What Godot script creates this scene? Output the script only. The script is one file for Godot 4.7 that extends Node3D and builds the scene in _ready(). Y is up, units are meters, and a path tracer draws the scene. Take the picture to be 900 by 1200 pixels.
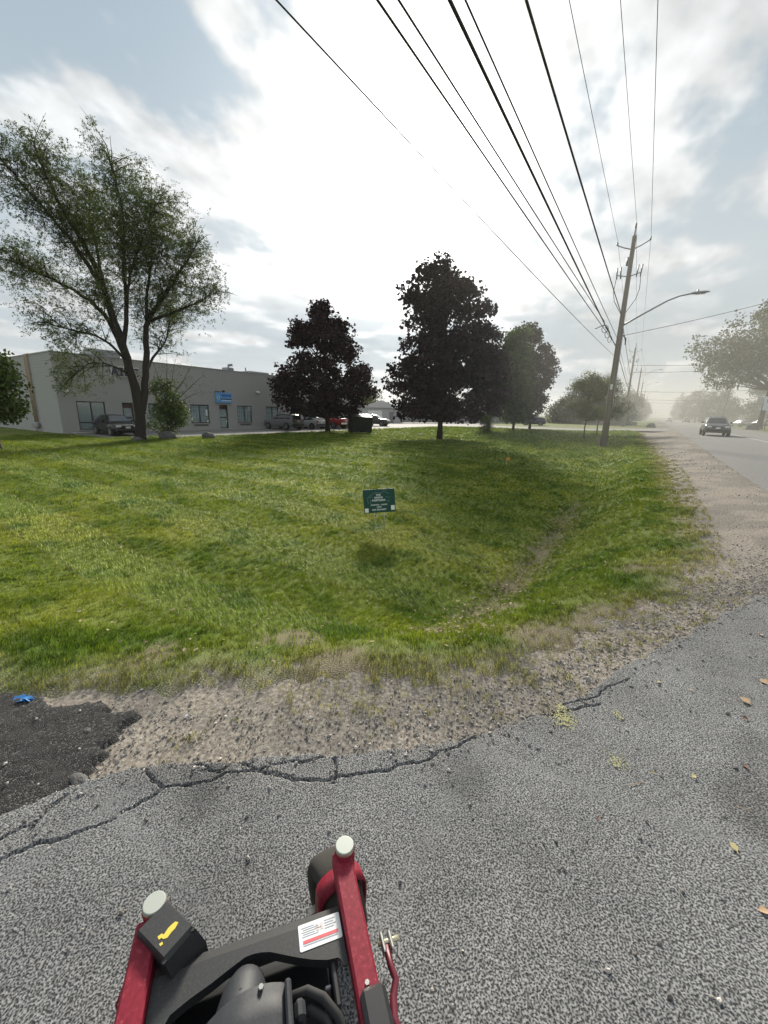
extends Node3D
# A corner lot with a mown swale, seen from a ride-on mower: x runs right of the road's line, -z runs along the main road, y is up, metres.

var rng := RandomNumberGenerator.new()
var taken := {}
var M := {}
var n_big := FastNoiseLite.new()
var n_mid := FastNoiseLite.new()
var n_fine := FastNoiseLite.new()

const EYE := 1.8
var bare := [[Vector2(-0.42, -3.24), 0.32], [Vector2(-0.16, -3.71), 0.3], [Vector2(-2.3, -2.2), 0.3], [Vector2(-1.25, -4.2), 0.28], [Vector2(-1.3, -5.3), 0.25], [Vector2(-1.4, -7.3), 0.25], [Vector2(-1.6, -1.95), 0.3], [Vector2(0.1, -5.4), 0.25], [Vector2(-1.5, -9.6), 0.25], [Vector2(-3.0, -1.4), 0.25]]
# edge of the mown grass (lawn on the left of the line), then edge of the old asphalt (asphalt on the right)
var grass_edge := PackedVector2Array([Vector2(-40, 9), Vector2(-16, 4.6), Vector2(-7, 1.2), Vector2(-3.32, -0.53), Vector2(-2.65, -1.0), Vector2(-2.17, -1.5), Vector2(-1.71, -1.88), Vector2(-1.29, -2.24), Vector2(-0.93, -2.49), Vector2(-0.47, -3.16), Vector2(-0.17, -3.79), Vector2(0.26, -4.59), Vector2(0.58, -5.8), Vector2(0.75, -7.06), Vector2(0.72, -8.95), Vector2(0.49, -14.9), Vector2(0.2, -22), Vector2(-0.1, -30), Vector2(-0.8, -42), Vector2(-1.4, -56), Vector2(-2, -70)])
var asphalt_edge := PackedVector2Array([Vector2(-9, 9), Vector2(-3.6, 2.2), Vector2(-2.3, 0.2), Vector2(-2.18, -0.25), Vector2(-2.15, -0.39), Vector2(-2.09, -0.54), Vector2(-1.88, -0.81), Vector2(-1.22, -1.33), Vector2(-0.87, -1.64), Vector2(-0.58, -1.93), Vector2(-0.25, -2.38), Vector2(0.23, -3.37), Vector2(1.19, -5.06), Vector2(2.1, -6.9), Vector2(2.4, -8.0)])
var cracks := [
	[Vector2(-1.96, -0.1), Vector2(-1.92, -0.24), Vector2(-1.84, -0.34), Vector2(-1.77, -0.47), Vector2(-1.73, -0.58), Vector2(-1.71, -0.73), Vector2(-1.58, -0.86), Vector2(-1.53, -0.95), Vector2(-1.44, -1.03), Vector2(-1.38, -1.11), Vector2(-1.2, -1.29)],
	[Vector2(-1.9, -0.72), Vector2(-1.71, -0.73)],
	[Vector2(-1.7, -0.9), Vector2(-1.56, -0.94), Vector2(-1.55, -1.03), Vector2(-1.46, -1.04), Vector2(-1.31, -1.08), Vector2(-1.14, -1.17), Vector2(-1.05, -1.26), Vector2(-0.89, -1.41), Vector2(-0.74, -1.6), Vector2(-0.71, -1.68), Vector2(-0.65, -1.75), Vector2(-0.57, -1.91)],
	[Vector2(-2.05, -0.15), Vector2(-2.01, -0.32), Vector2(-2.04, -0.46)],
	[Vector2(-0.47, -2.11), Vector2(-0.34, -2.23), Vector2(-0.2, -2.35), Vector2(-0.03, -2.53)],
	[Vector2(-1.06, -1.22), Vector2(-1.1, -1.29), Vector2(-1.14, -1.33)],
	[Vector2(-0.42, -2.21), Vector2(-0.3, -2.34), Vector2(-0.09, -2.55), Vector2(0.1, -2.9)]]


func _ready() -> void:
	rng.seed = 41
	# ---- camera
	var cam := Camera3D.new()
	cam.name = "camera"
	cam.fov = 103.84
	cam.far = 4000.0
	cam.near = 0.05
	cam.position = Vector3(0, EYE, 0)
	cam.basis = Basis(Vector3.UP, deg_to_rad(33.2)) * Basis(Vector3.RIGHT, deg_to_rad(-14.0)) * Basis(Vector3.BACK, deg_to_rad(1.2))
	add_child(cam)
	cam.current = true
	# ---- sky, sun, exposure
	var to_sun := Vector3(-0.464, 0.428, -0.775).normalized()
	var env := Environment.new()
	env.background_mode = Environment.BG_SKY
	env.sky = Sky.new()
	var psm := PanoramaSkyMaterial.new()
	psm.panorama = ImageTexture.create_from_image(sky_picture(to_sun))
	env.sky.sky_material = psm
	env.tonemap_mode = Environment.TONE_MAPPER_LINEAR
	env.tonemap_exposure = 1.85
	env.sdfgi_enabled = true
	env.ssao_enabled = true
	env.ssil_enabled = true
	env.fog_enabled = true
	env.fog_density = 0.0003
	env.volumetric_fog_enabled = true
	env.volumetric_fog_density = 0.0
	env.fog_light_color = Color(0.95, 0.94, 0.9)
	var we := WorldEnvironment.new()
	we.name = "world_environment"
	we.environment = env
	add_child(we)
	var sun := DirectionalLight3D.new()
	sun.name = "sun"
	sun.light_energy = 1.25
	sun.light_angular_distance = 9.0
	sun.light_color = Color(1.0, 0.965, 0.9)
	sun.shadow_enabled = true
	add_child(sun)
	sun.look_at_from_position(to_sun * 50.0, Vector3.ZERO, Vector3.UP)
	# ---- noises and materials
	n_big.seed = 3; n_big.frequency = 0.16; n_big.fractal_octaves = 3
	n_mid.seed = 7; n_mid.frequency = 1.1; n_mid.fractal_octaves = 3
	n_fine.seed = 11; n_fine.frequency = 9.0; n_fine.fractal_octaves = 2
	make_materials()
	var dust := FogVolume.new()  # added haze box: some road dust, otherwise stands in for lens glare
	dust.name = "dust_glare_haze"
	dust.shape = RenderingServer.FOG_VOLUME_SHAPE_BOX
	dust.size = Vector3(62, 16, 340)
	dust.position = Vector3(21.0, 7.5, -184.0)
	var dm := FogMaterial.new()
	dm.albedo = Color(0.95, 0.945, 0.91)
	dm.density = 0.0042
	dust.material = dm
	stuff(dust, "pale haze added over the main road, part dust and part stand-in for lens glare", "dust")
	add_child(dust)
	print("ground"); make_ground()
	print("grass"); make_grass()
	print("gravel"); make_gravel()
	print("building"); make_building()
	print("trees"); make_trees()
	print("poles"); make_poles()
	print("cars"); make_cars()
	print("objects"); make_far(); make_small_things()
	print("mower"); make_mower()
	print("done")


# ------------------------------------------------------------------ helpers
func numbered(n: String) -> String:
	taken[n] = taken.get(n, -1) + 1
	return n if taken[n] == 0 else "%s_%03d" % [n, taken[n]]

func tag(o, label, category, group = ""):
	o.set_meta("label", label); o.set_meta("category", category)
	if group: o.set_meta("group", group)
	return o

func thing(called, label, category, at = Vector3.ZERO, turn = 0.0, group = "") -> Node3D:
	var o := Node3D.new()
	o.name = numbered(called)
	add_child(o)
	o.position = at; o.rotation.y = turn
	return tag(o, label, category, group)

func put(called, mesh, m, parent = self, at = Vector3.ZERO, turn = Vector3.ZERO) -> MeshInstance3D:
	var o := MeshInstance3D.new()
	o.mesh = mesh.commit() if mesh is SurfaceTool else mesh
	o.name = numbered(called) if parent == self else called
	o.material_override = m
	o.position = at; o.rotation = turn
	parent.add_child(o, true)
	return o

func structure(called, mesh, m) -> MeshInstance3D:
	var o = put(called, mesh, m)
	o.set_meta("kind", "structure")
	return o

func stuff(o, label, category):
	o.set_meta("kind", "stuff")
	return tag(o, label, category)

func begin(smooth := false) -> SurfaceTool:
	var st := SurfaceTool.new()
	st.begin(Mesh.PRIMITIVE_TRIANGLES)
	st.set_smooth_group(0 if smooth else -1)
	return st

func done(st: SurfaceTool) -> ArrayMesh:
	st.generate_normals()
	return st.commit()

func tri(st, a, b, c):
	st.add_vertex(a); st.add_vertex(c); st.add_vertex(b)

func quad(st, a, b, c, d):   # counter-clockwise seen from outside
	tri(st, a, b, c); tri(st, a, c, d)

func box(st, lo: Vector3, hi: Vector3, t := Transform3D.IDENTITY):
	var p := []
	for i in 8:
		p.append(t * Vector3(hi.x if i & 1 else lo.x, hi.y if i & 2 else lo.y, hi.z if i & 4 else lo.z))
	quad(st, p[4], p[5], p[7], p[6]); quad(st, p[1], p[0], p[2], p[3])
	quad(st, p[5], p[1], p[3], p[7]); quad(st, p[0], p[4], p[6], p[2])
	quad(st, p[6], p[7], p[3], p[2]); quad(st, p[0], p[1], p[5], p[4])

func box_mesh(lo: Vector3, hi: Vector3) -> ArrayMesh:
	var st = begin(); box(st, lo, hi); return done(st)

func bevel_box(lo: Vector3, hi: Vector3, r: float) -> ArrayMesh:   # chamfered box
	var st = begin()
	bevel_into(st, lo, hi, r)
	return done(st)

func bevel_into(st, lo: Vector3, hi: Vector3, r: float, t := Transform3D.IDENTITY):
	var c := (lo + hi) / 2.0
	var h := (hi - lo) / 2.0
	var f = func(x, y, z): return t * (c + Vector3(x, y, z))
	var ix = h.x - r; var iy = h.y - r; var iz = h.z - r
	for s in [-1, 1]:
		var q = [f.call(s * h.x, -iy, -iz), f.call(s * h.x, iy, -iz), f.call(s * h.x, iy, iz), f.call(s * h.x, -iy, iz)]
		if s < 0: q.reverse()
		quad(st, q[0], q[1], q[2], q[3])
		q = [f.call(-ix, s * h.y, -iz), f.call(-ix, s * h.y, iz), f.call(ix, s * h.y, iz), f.call(ix, s * h.y, -iz)]
		if s < 0: q.reverse()
		quad(st, q[0], q[1], q[2], q[3])
		q = [f.call(-ix, -iy, s * h.z), f.call(ix, -iy, s * h.z), f.call(ix, iy, s * h.z), f.call(-ix, iy, s * h.z)]
		if s < 0: q.reverse()
		quad(st, q[0], q[1], q[2], q[3])
	for a in [-1, 1]:
		for b in [-1, 1]:
			var q = [f.call(a * h.x, b * iy, -iz), f.call(a * ix, b * h.y, -iz), f.call(a * ix, b * h.y, iz), f.call(a * h.x, b * iy, iz)]
			if a * b < 0: q.reverse()
			quad(st, q[0], q[1], q[2], q[3])
			q = [f.call(a * h.x, -iy, b * iz), f.call(a * h.x, iy, b * iz), f.call(a * ix, iy, b * h.z), f.call(a * ix, -iy, b * h.z)]
			if a * b < 0: q.reverse()
			quad(st, q[0], q[1], q[2], q[3])
			q = [f.call(-ix, a * h.y, b * iz), f.call(-ix, a * iy, b * h.z), f.call(ix, a * iy, b * h.z), f.call(ix, a * h.y, b * iz)]
			if a * b < 0: q.reverse()
			quad(st, q[0], q[1], q[2], q[3])
			for d in [-1, 1]:
				q = [f.call(a * h.x, b * iy, d * iz), f.call(a * ix, b * h.y, d * iz), f.call(a * ix, b * iy, d * h.z)]
				if a * b * d < 0: q.reverse()
				tri(st, q[0], q[1], q[2])

func tube(st, pts: Array, radii, sides := 8, caps := true):
	var rings := []
	var up := Vector3.UP
	for i in pts.size():
		var d: Vector3 = (pts[min(i + 1, pts.size() - 1)] - pts[max(i - 1, 0)]).normalized()
		if absf(d.dot(up)) > 0.95: up = Vector3.RIGHT if absf(d.x) < 0.8 else Vector3.BACK
		var a := d.cross(up).normalized()
		var b := a.cross(d).normalized()
		up = b
		var r: float = radii if radii is float else radii[i]
		var ring := []
		for k in sides:
			var w := TAU * k / sides
			ring.append(pts[i] + (a * cos(w) + b * sin(w)) * r)
		rings.append(ring)
	for i in rings.size() - 1:
		for k in sides:
			var k2 := (k + 1) % sides
			quad(st, rings[i][k], rings[i][k2], rings[i + 1][k2], rings[i + 1][k])
	if caps:
		for k in range(1, sides - 1):
			tri(st, rings[0][0], rings[0][k + 1], rings[0][k])
			tri(st, rings[-1][0], rings[-1][k], rings[-1][k + 1])

func tube_mesh(pts, radii, sides := 8) -> ArrayMesh:
	var st = begin(true); tube(st, pts, radii, sides); return done(st)

func lathe(st, prof: Array, sides := 20, t := Transform3D.IDENTITY):   # profile of (radius, height), turned round y
	for i in prof.size() - 1:
		for k in sides:
			var a := TAU * k / sides
			var b := TAU * (k + 1) / sides
			var p = func(q, w): return t * Vector3(q.x * cos(w), q.y, -q.x * sin(w))
			quad(st, p.call(prof[i], a), p.call(prof[i], b), p.call(prof[i + 1], b), p.call(prof[i + 1], a))

func lathe_mesh(prof, sides := 20, smooth := true, t := Transform3D.IDENTITY) -> ArrayMesh:
	var st = begin(smooth); lathe(st, prof, sides, t); return done(st)

func plate(st, poly: PackedVector2Array, y0: float, y1: float, t := Transform3D.IDENTITY):   # polygon in x,z given a thickness
	var idx := Geometry2D.triangulate_polygon(poly)
	var cw := Geometry2D.is_polygon_clockwise(poly)
	for i in range(0, idx.size(), 3):
		var a = poly[idx[i]]; var b = poly[idx[i + 1]]; var c = poly[idx[i + 2]]
		if (b - a).cross(c - a) > 0.0:
			var s = b; b = c; c = s
		tri(st, t * Vector3(a.x, y1, a.y), t * Vector3(b.x, y1, b.y), t * Vector3(c.x, y1, c.y))
		tri(st, t * Vector3(a.x, y0, a.y), t * Vector3(c.x, y0, c.y), t * Vector3(b.x, y0, b.y))
	for i in poly.size():
		var a = poly[i]; var b = poly[(i + 1) % poly.size()]
		var q = [t * Vector3(a.x, y0, a.y), t * Vector3(b.x, y0, b.y), t * Vector3(b.x, y1, b.y), t * Vector3(a.x, y1, a.y)]
		if not cw: q.reverse()
		quad(st, q[0], q[1], q[2], q[3])

func lin(r, g, b) -> Color:
	return Color(r, g, b).linear_to_srgb()

func mat(c: Color, rough := 0.7, metal := 0.0, spec := 0.5) -> StandardMaterial3D:
	var m := StandardMaterial3D.new()
	m.albedo_color = c; m.roughness = rough; m.metallic = metal; m.metallic_specular = spec
	return m

func noise(kind, freq, octaves := 3, sd := 1) -> FastNoiseLite:
	var n := FastNoiseLite.new()
	n.noise_type = kind; n.frequency = freq; n.seed = sd
	n.fractal_type = FastNoiseLite.FRACTAL_FBM if octaves > 1 else FastNoiseLite.FRACTAL_NONE
	n.fractal_octaves = octaves
	return n

func ntex(n: FastNoiseLite, stops: Array, size := 512, seam := 0.15) -> NoiseTexture2D:   # stops: [at, linear grey or Color]
	var t := NoiseTexture2D.new()
	t.width = size; t.height = size; t.seamless = true; t.seamless_blend_skirt = seam
	t.noise = n; t.generate_mipmaps = false
	var g := Gradient.new()
	g.offsets = PackedFloat32Array(stops.map(func(s): return s[0]))
	g.colors = PackedColorArray(stops.map(func(s): return s[1] if s[1] is Color else Color(s[1], s[1], s[1])))
	t.color_ramp = g
	return t

func ss(a: float, b: float, x: float) -> float:
	return smoothstep(a, b, x)

func rv(k := 1.0) -> Vector3:
	return Vector3(rng.randf_range(-k, k), rng.randf_range(-k, k), rng.randf_range(-k, k))

func multimesh(called, mesh, m, buf: PackedFloat32Array, parent = self) -> MultiMeshInstance3D:
	var mm := MultiMesh.new()
	mm.transform_format = MultiMesh.TRANSFORM_3D
	mm.use_colors = true
	mm.mesh = mesh
	mm.instance_count = buf.size() / 16
	mm.buffer = buf
	var o := MultiMeshInstance3D.new()
	o.multimesh = mm
	o.material_override = m
	o.name = numbered(called) if parent == self else called
	parent.add_child(o, true)
	return o

func push(buf: PackedFloat32Array, b: Basis, p: Vector3, c: Color):
	buf.append_array(PackedFloat32Array([b.x.x, b.y.x, b.z.x, p.x, b.x.y, b.y.y, b.z.y, p.y, b.x.z, b.y.z, b.z.z, p.z, c.r, c.g, c.b, 1.0]))


# ------------------------------------------------------------------ sky
func sky_picture(sun: Vector3) -> Image:
	var w := 2048
	var h := 1024
	var f := PackedFloat32Array()
	f.resize(w * h * 3)
	var c1 := noise(FastNoiseLite.TYPE_SIMPLEX_SMOOTH, 0.55, 5, 21)
	var c2 := noise(FastNoiseLite.TYPE_SIMPLEX_SMOOTH, 2.2, 6, 5)
	var c3 := noise(FastNoiseLite.TYPE_SIMPLEX_SMOOTH, 1.0, 4, 9)
	c2.fractal_gain = 0.6
	c1.fractal_gain = 0.55
	# rifts of clearer sky: bearing left of the road's line, height, reach (degrees), depth
	var rifts := [[70.0, 30.0, 14.0, 0.46], [54.0, 38.0, 8.0, 0.36], [10.0, 31.0, 6.0, 0.2], [-9.0, 27.0, 7.0, 0.26], [-6.0, 11.0, 7.0, 0.16], [64.6, 27.8, 4.5, -0.4], [70.8, 22.7, 5.0, -0.4], [52.3, 35.8, 3.0, -0.3], [110.0, 34.0, 16.0, 0.5], [-60.0, 40.0, 16.0, 0.45], [170.0, 30.0, 18.0, 0.5], [-120.0, 25.0, 16.0, 0.45]]
	for r in rifts:
		var a := deg_to_rad(r[0]); var e := deg_to_rad(r[1])
		r.append(Vector3(-sin(a) * cos(e), sin(e), -cos(a) * cos(e)))
	for j in h / 2:
		var el := PI / 2.0 - PI * (j + 0.5) / h
		var y := sin(el)
		var ce := cos(el)
		var eld := rad_to_deg(el)
		for i in w:
			var th := TAU * (i + 0.5) / w
			var d := Vector3(sin(th) * ce, y, -cos(th) * ce)
			var k := 1.0 / (y + 0.16)
			var px := d.x * k
			var pz := d.z * k
			var ang := rad_to_deg(acos(clampf(d.dot(sun), -1.0, 1.0)))
			var a := c1.get_noise_2d(px, pz)
			var b := c2.get_noise_2d(px * 1.0 + 3.0, pz * 0.7)
			var bias := 0.2 + 0.4 * exp(-pow(ang / 24.0, 2.0))
			for r in rifts:
				var dd: float = d.dot(r[4])
				if dd > 0.8:
					var q := rad_to_deg(acos(minf(dd, 1.0)))
					bias -= r[3] * exp(-pow(q / r[2], 2.0))
			var cov := smoothstep(-0.2, 0.22, 0.5 * a + 0.85 * b + bias)
			var body := c3.get_noise_2d(px + 0.25 * b, pz)
			var up := smoothstep(0.0, 40.0, eld)
			var gap := Vector3(0.36, 0.395, 0.41).lerp(Vector3(0.2, 0.255, 0.305), up)
			var cloud := Vector3(0.425, 0.438, 0.446) * (0.94 + 0.3 * body + 0.38 * b + 0.3 * c2.get_noise_2d(px * 2.6, pz * 2.1 + 9.0))
			var col := gap.lerp(cloud, cov)
			# flat grey cloud low over the horizon
			var st := c3.get_noise_2d(th * 3.4 + 7.0, el * 22.0)
			var low := smoothstep(1.0, 5.0, eld) * (1.0 - smoothstep(10.0, 16.0, eld)) * smoothstep(-0.15, 0.2, st + 0.17)
			col = col.lerp(Vector3(0.285, 0.325, 0.35), 0.88 * low)
			# pale, slightly warm air at the very bottom
			col = col.lerp(Vector3(0.54, 0.535, 0.5), 0.8 * (1.0 - smoothstep(0.0, 9.0, eld)) * (1.0 - 0.5 * low))
			var veil := 1.0 - 0.55 * low
			var glow := 2.6 * exp(-pow(ang / 8.0, 2.0)) + 0.5 * exp(-pow(ang / 16.0, 2.0)) + 0.06 * exp(-pow(ang / 40.0, 2.0))
			col += Vector3(1.0, 0.98, 0.93) * glow * veil * (0.55 + 0.45 * cov)
			var o := (j * w + i) * 3
			f[o] = col.x; f[o + 1] = col.y; f[o + 2] = col.z
	for o in range(h / 2 * w * 3, h * w * 3, 3):
		f[o] = 0.22; f[o + 1] = 0.22; f[o + 2] = 0.2
	return Image.create_from_data(w, h, false, Image.FORMAT_RGBF, f.to_byte_array())


# ------------------------------------------------------------------ materials
func make_materials():
	var cell := noise(FastNoiseLite.TYPE_CELLULAR, 0.15, 1, 4)
	cell.cellular_return_type = FastNoiseLite.RETURN_CELL_VALUE
	cell.cellular_jitter = 1.0
	var gaps := noise(FastNoiseLite.TYPE_CELLULAR, 0.15, 1, 4)
	gaps.cellular_return_type = FastNoiseLite.RETURN_DISTANCE2_SUB
	gaps.cellular_jitter = 1.0
	var a := mat(Color.WHITE, 0.9, 0.0, 0.35)
	a.albedo_texture = ntex(noise(FastNoiseLite.TYPE_SIMPLEX, 0.115, 3, 44), [[0.0, lin(0.04, 0.041, 0.045)], [0.3, lin(0.06, 0.062, 0.067)], [0.45, lin(0.2, 0.206, 0.215)], [0.68, lin(0.3, 0.308, 0.318)], [0.88, lin(0.42, 0.425, 0.43)], [1.0, lin(0.62, 0.62, 0.6)]], 1024)
	a.detail_enabled = true
	a.detail_blend_mode = BaseMaterial3D.BLEND_MODE_MUL
	a.detail_uv_layer = BaseMaterial3D.DETAIL_UV_1
	a.detail_albedo = ntex(cell, [[0.0, lin(0.5, 0.5, 0.5)], [0.4, lin(0.85, 0.85, 0.85)], [1.0, Color.WHITE]], 1024)
	a.vertex_color_use_as_albedo = true
	a.uv1_scale = Vector3(0.78, 0.78, 1)
	a.heightmap_enabled = true
	a.heightmap_scale = 0.25
	a.heightmap_texture = ntex(noise(FastNoiseLite.TYPE_SIMPLEX, 0.115, 3, 44), [[0.0, 0.0], [0.45, 0.75], [1.0, 1.0]], 1024)
	M.asphalt = a
	var r := mat(Color.WHITE, 0.85, 0.0, 0.4)
	r.albedo_texture = ntex(noise(FastNoiseLite.TYPE_SIMPLEX, 0.09, 4, 8), [[0.0, lin(0.1, 0.1, 0.1)], [0.5, lin(0.16, 0.158, 0.155)], [1.0, lin(0.24, 0.235, 0.225)]], 512)
	r.vertex_color_use_as_albedo = true
	r.uv1_scale = Vector3(0.35, 0.35, 1)
	M.road = r
	var tar := mat(Color.WHITE, 0.85, 0.0, 0.4)
	tar.albedo_texture = ntex(cell, [[0.0, lin(0.012, 0.012, 0.013)], [0.5, lin(0.03, 0.03, 0.031)], [0.85, lin(0.065, 0.065, 0.065)], [1.0, lin(0.16, 0.16, 0.155)]], 1024)
	tar.uv1_scale = Vector3(0.9, 0.9, 1)
	tar.heightmap_enabled = true; tar.heightmap_scale = 0.8
	tar.heightmap_texture = ntex(gaps, [[0.0, 0.0], [0.35, 0.8], [1.0, 1.0]], 1024)
	M.tar = tar
	var d := mat(Color.WHITE, 0.95, 0.0, 0.25)
	var grit := noise(FastNoiseLite.TYPE_SIMPLEX, 0.035, 6, 13)
	grit.fractal_gain = 0.72
	d.albedo_texture = ntex(grit, [[0.0, lin(0.09, 0.083, 0.075)], [0.35, lin(0.19, 0.175, 0.158)], [0.6, lin(0.285, 0.264, 0.237)], [1.0, lin(0.5, 0.47, 0.43)]], 1024)
	d.vertex_color_use_as_albedo = true
	d.uv1_scale = Vector3(0.6, 0.6, 1)
	d.heightmap_enabled = true; d.heightmap_scale = 0.22
	d.heightmap_texture = ntex(noise(FastNoiseLite.TYPE_SIMPLEX, 0.08, 5, 15), [[0.0, 0.0], [1.0, 1.0]], 512)
	M.dirt = d
	var l := mat(Color.WHITE, 0.9, 0.0, 0.25)
	l.albedo_texture = ntex(noise(FastNoiseLite.TYPE_SIMPLEX, 0.11, 4, 17), [[0.0, lin(0.15, 0.15, 0.17)], [0.4, lin(0.42, 0.42, 0.42)], [0.65, lin(0.6, 0.6, 0.6)], [1.0, Color.WHITE]], 1024)
	l.vertex_color_use_as_albedo = true
	l.uv1_scale = Vector3(0.5, 0.5, 1)
	l.heightmap_enabled = true; l.heightmap_scale = 0.5
	l.heightmap_texture = ntex(noise(FastNoiseLite.TYPE_SIMPLEX, 0.11, 4, 17), [[0.0, 0.0], [1.0, 1.0]], 1024)
	M.lawn = l
	var bl := mat(Color.WHITE, 0.6, 0.0, 0.3)
	bl.vertex_color_use_as_albedo = true
	bl.backlight_enabled = true; bl.backlight = Color(0.9, 0.9, 0.7)
	bl.cull_mode = BaseMaterial3D.CULL_DISABLED
	M.blade = bl
	var lf: StandardMaterial3D = bl.duplicate()
	lf.backlight = Color(0.8, 0.8, 0.55)
	M.leaf = lf
	var dl: StandardMaterial3D = bl.duplicate()
	dl.backlight = Color(0.3, 0.25, 0.25)
	dl.roughness = 0.8
	dl.metallic_specular = 0.2
	M.dark_leaf = dl
	var st := mat(Color.WHITE, 0.9, 0.0, 0.3)
	st.vertex_color_use_as_albedo = true
	M.stone = st
	M.bark = grained(0.075, 0.062, 0.052, 0.05, 0.9, Vector3(1.5, 0.35, 1.5), 1.5)
	M.dark_bark = grained(0.035, 0.03, 0.028, 0.05, 0.9, Vector3(1.5, 0.35, 1.5), 1.2)
	M.pole_wood = grained(0.2, 0.175, 0.15, 0.06, 0.9, Vector3(3.0, 0.2, 3.0), 0.8)
	M.block = grained(0.4, 0.395, 0.388, 0.08, 0.95, Vector3(0.6, 0.6, 0.6), 0.6)
	M.concrete = grained(0.33, 0.32, 0.3, 0.08, 0.95, Vector3(0.8, 0.8, 0.8), 0.4)
	M.rock = grained(0.11, 0.108, 0.105, 0.09, 0.95, Vector3(2, 2, 2), 2.0)
	M.galvanised = mat(lin(0.3, 0.31, 0.32), 0.45, 0.7)
	M.steel = mat(lin(0.62, 0.62, 0.58), 0.3, 0.9)
	M.wire = mat(lin(0.02, 0.02, 0.022), 0.6)
	M.porcelain = mat(lin(0.16, 0.15, 0.15), 0.35)
	M.tan_pipe = mat(lin(0.36, 0.27, 0.19), 0.6)
	M.black_paint = mat(lin(0.016, 0.017, 0.019), 0.45)
	M.white_paint = mat(lin(0.72, 0.72, 0.7), 0.5)
	M.navy = mat(lin(0.02, 0.025, 0.07), 0.4)
	M.dark_frame = mat(lin(0.02, 0.02, 0.022), 0.4)
	M.blind = mat(lin(0.42, 0.5, 0.52), 0.6)
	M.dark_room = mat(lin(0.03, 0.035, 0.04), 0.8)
	var g := mat(Color(0.75, 0.82, 0.84, 0.28), 0.03)
	g.transparency = BaseMaterial3D.TRANSPARENCY_ALPHA
	M.pane = g
	M.dark_glass = mat(lin(0.02, 0.026, 0.03), 0.06, 0.0, 0.6)
	M.rubber = mat(lin(0.02, 0.02, 0.021), 0.8)
	M.chrome = mat(lin(0.7, 0.7, 0.7), 0.2, 1.0)
	M.red_lamp = mat(lin(0.35, 0.015, 0.012), 0.2)
	M.clear_lamp = mat(lin(0.7, 0.7, 0.68), 0.1)
	M.white_line = mat(lin(0.42, 0.42, 0.4), 0.8)

func grained(r, g, b, freq, rough, sc: Vector3, bump) -> StandardMaterial3D:   # a colour with lighter and darker grain
	var m := mat(Color.WHITE, rough, 0.0, 0.3)
	m.albedo_texture = ntex(noise(FastNoiseLite.TYPE_SIMPLEX, freq, 5, 19), [[0.0, lin(r * 0.5, g * 0.5, b * 0.5)], [0.5, lin(r, g, b)], [1.0, lin(r * 1.6, g * 1.6, b * 1.6)]], 512)
	m.uv1_triplanar = true
	m.uv1_scale = sc
	m.heightmap_enabled = true; m.heightmap_scale = bump
	m.heightmap_texture = m.albedo_texture
	return m


# ------------------------------------------------------------------ ground
func side(line: PackedVector2Array, p: Vector2) -> float:   # distance to a line, positive on its left when walking away from the camera
	var best := 1e9
	var sgn := 1.0
	for i in line.size() - 1:
		var a := line[i]
		var d := line[i + 1] - a
		var t := clampf((p - a).dot(d) / d.length_squared(), 0.0, 1.0)
		var q := p - a - d * t
		var l := q.length_squared()
		if l < best - 1e-9:
			best = l
			sgn = -signf(d.cross(p - a))
	return sqrt(best) * (sgn if sgn != 0.0 else 1.0)

func ditch_x(z: float) -> float:
	return -1.36 - 0.9 * ss(-8.0, -32.0, z)

func outer(x: float) -> float:   # level of asphalt and shoulder, rising to the main road
	return 0.3 * ss(-0.8, 2.2, x)

func height(x: float, z: float, dg := 1e8) -> float:
	if dg > 1e7: dg = side(grass_edge, Vector2(x, z))
	var o := outer(x) + 0.012 * n_mid.get_noise_2d(x, z)
	if dg <= 0.0: return o
	var deep := lerpf(-0.56, -0.2, ss(-12.0, -46.0, z))
	var dx := x - ditch_x(z)
	var t := 0.0
	if dx < 0.0:
		t = lerpf(deep, -0.28, ss(0.15, 6.5, -dx))
	else:
		t = lerpf(deep, 0.1, ss(0.1, 1.9, dx))
	t -= 0.07 * exp(-pow((dx + 0.12 * n_mid.get_noise_2d(z * 0.9, 3.0)) / 0.17, 2.0)) * ss(-24.0, -12.0, z)
	t += 0.03 * n_big.get_noise_2d(x * 2.0, z * 2.0) + 0.012 * n_mid.get_noise_2d(x * 1.6, z * 1.6)
	var far := ss(-40.0, -60.0, z)
	t = lerpf(t, lerpf(-0.28, -0.02, ss(-9.0, -2.0, x)), far)
	return lerpf(o, t, ss(0.0, 1.9 + 1.5 * ss(-1.5, -5.0, x), dg))

func steps(cuts: Array) -> PackedFloat32Array:   # [[from, to, step], ...]
	var out := PackedFloat32Array()
	for c in cuts:
		var n := int(round((c[1] - c[0]) / c[2]))
		for i in n: out.append(lerpf(c[0], c[1], float(i) / n))
	out.append(cuts[-1][1])
	return out

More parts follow.
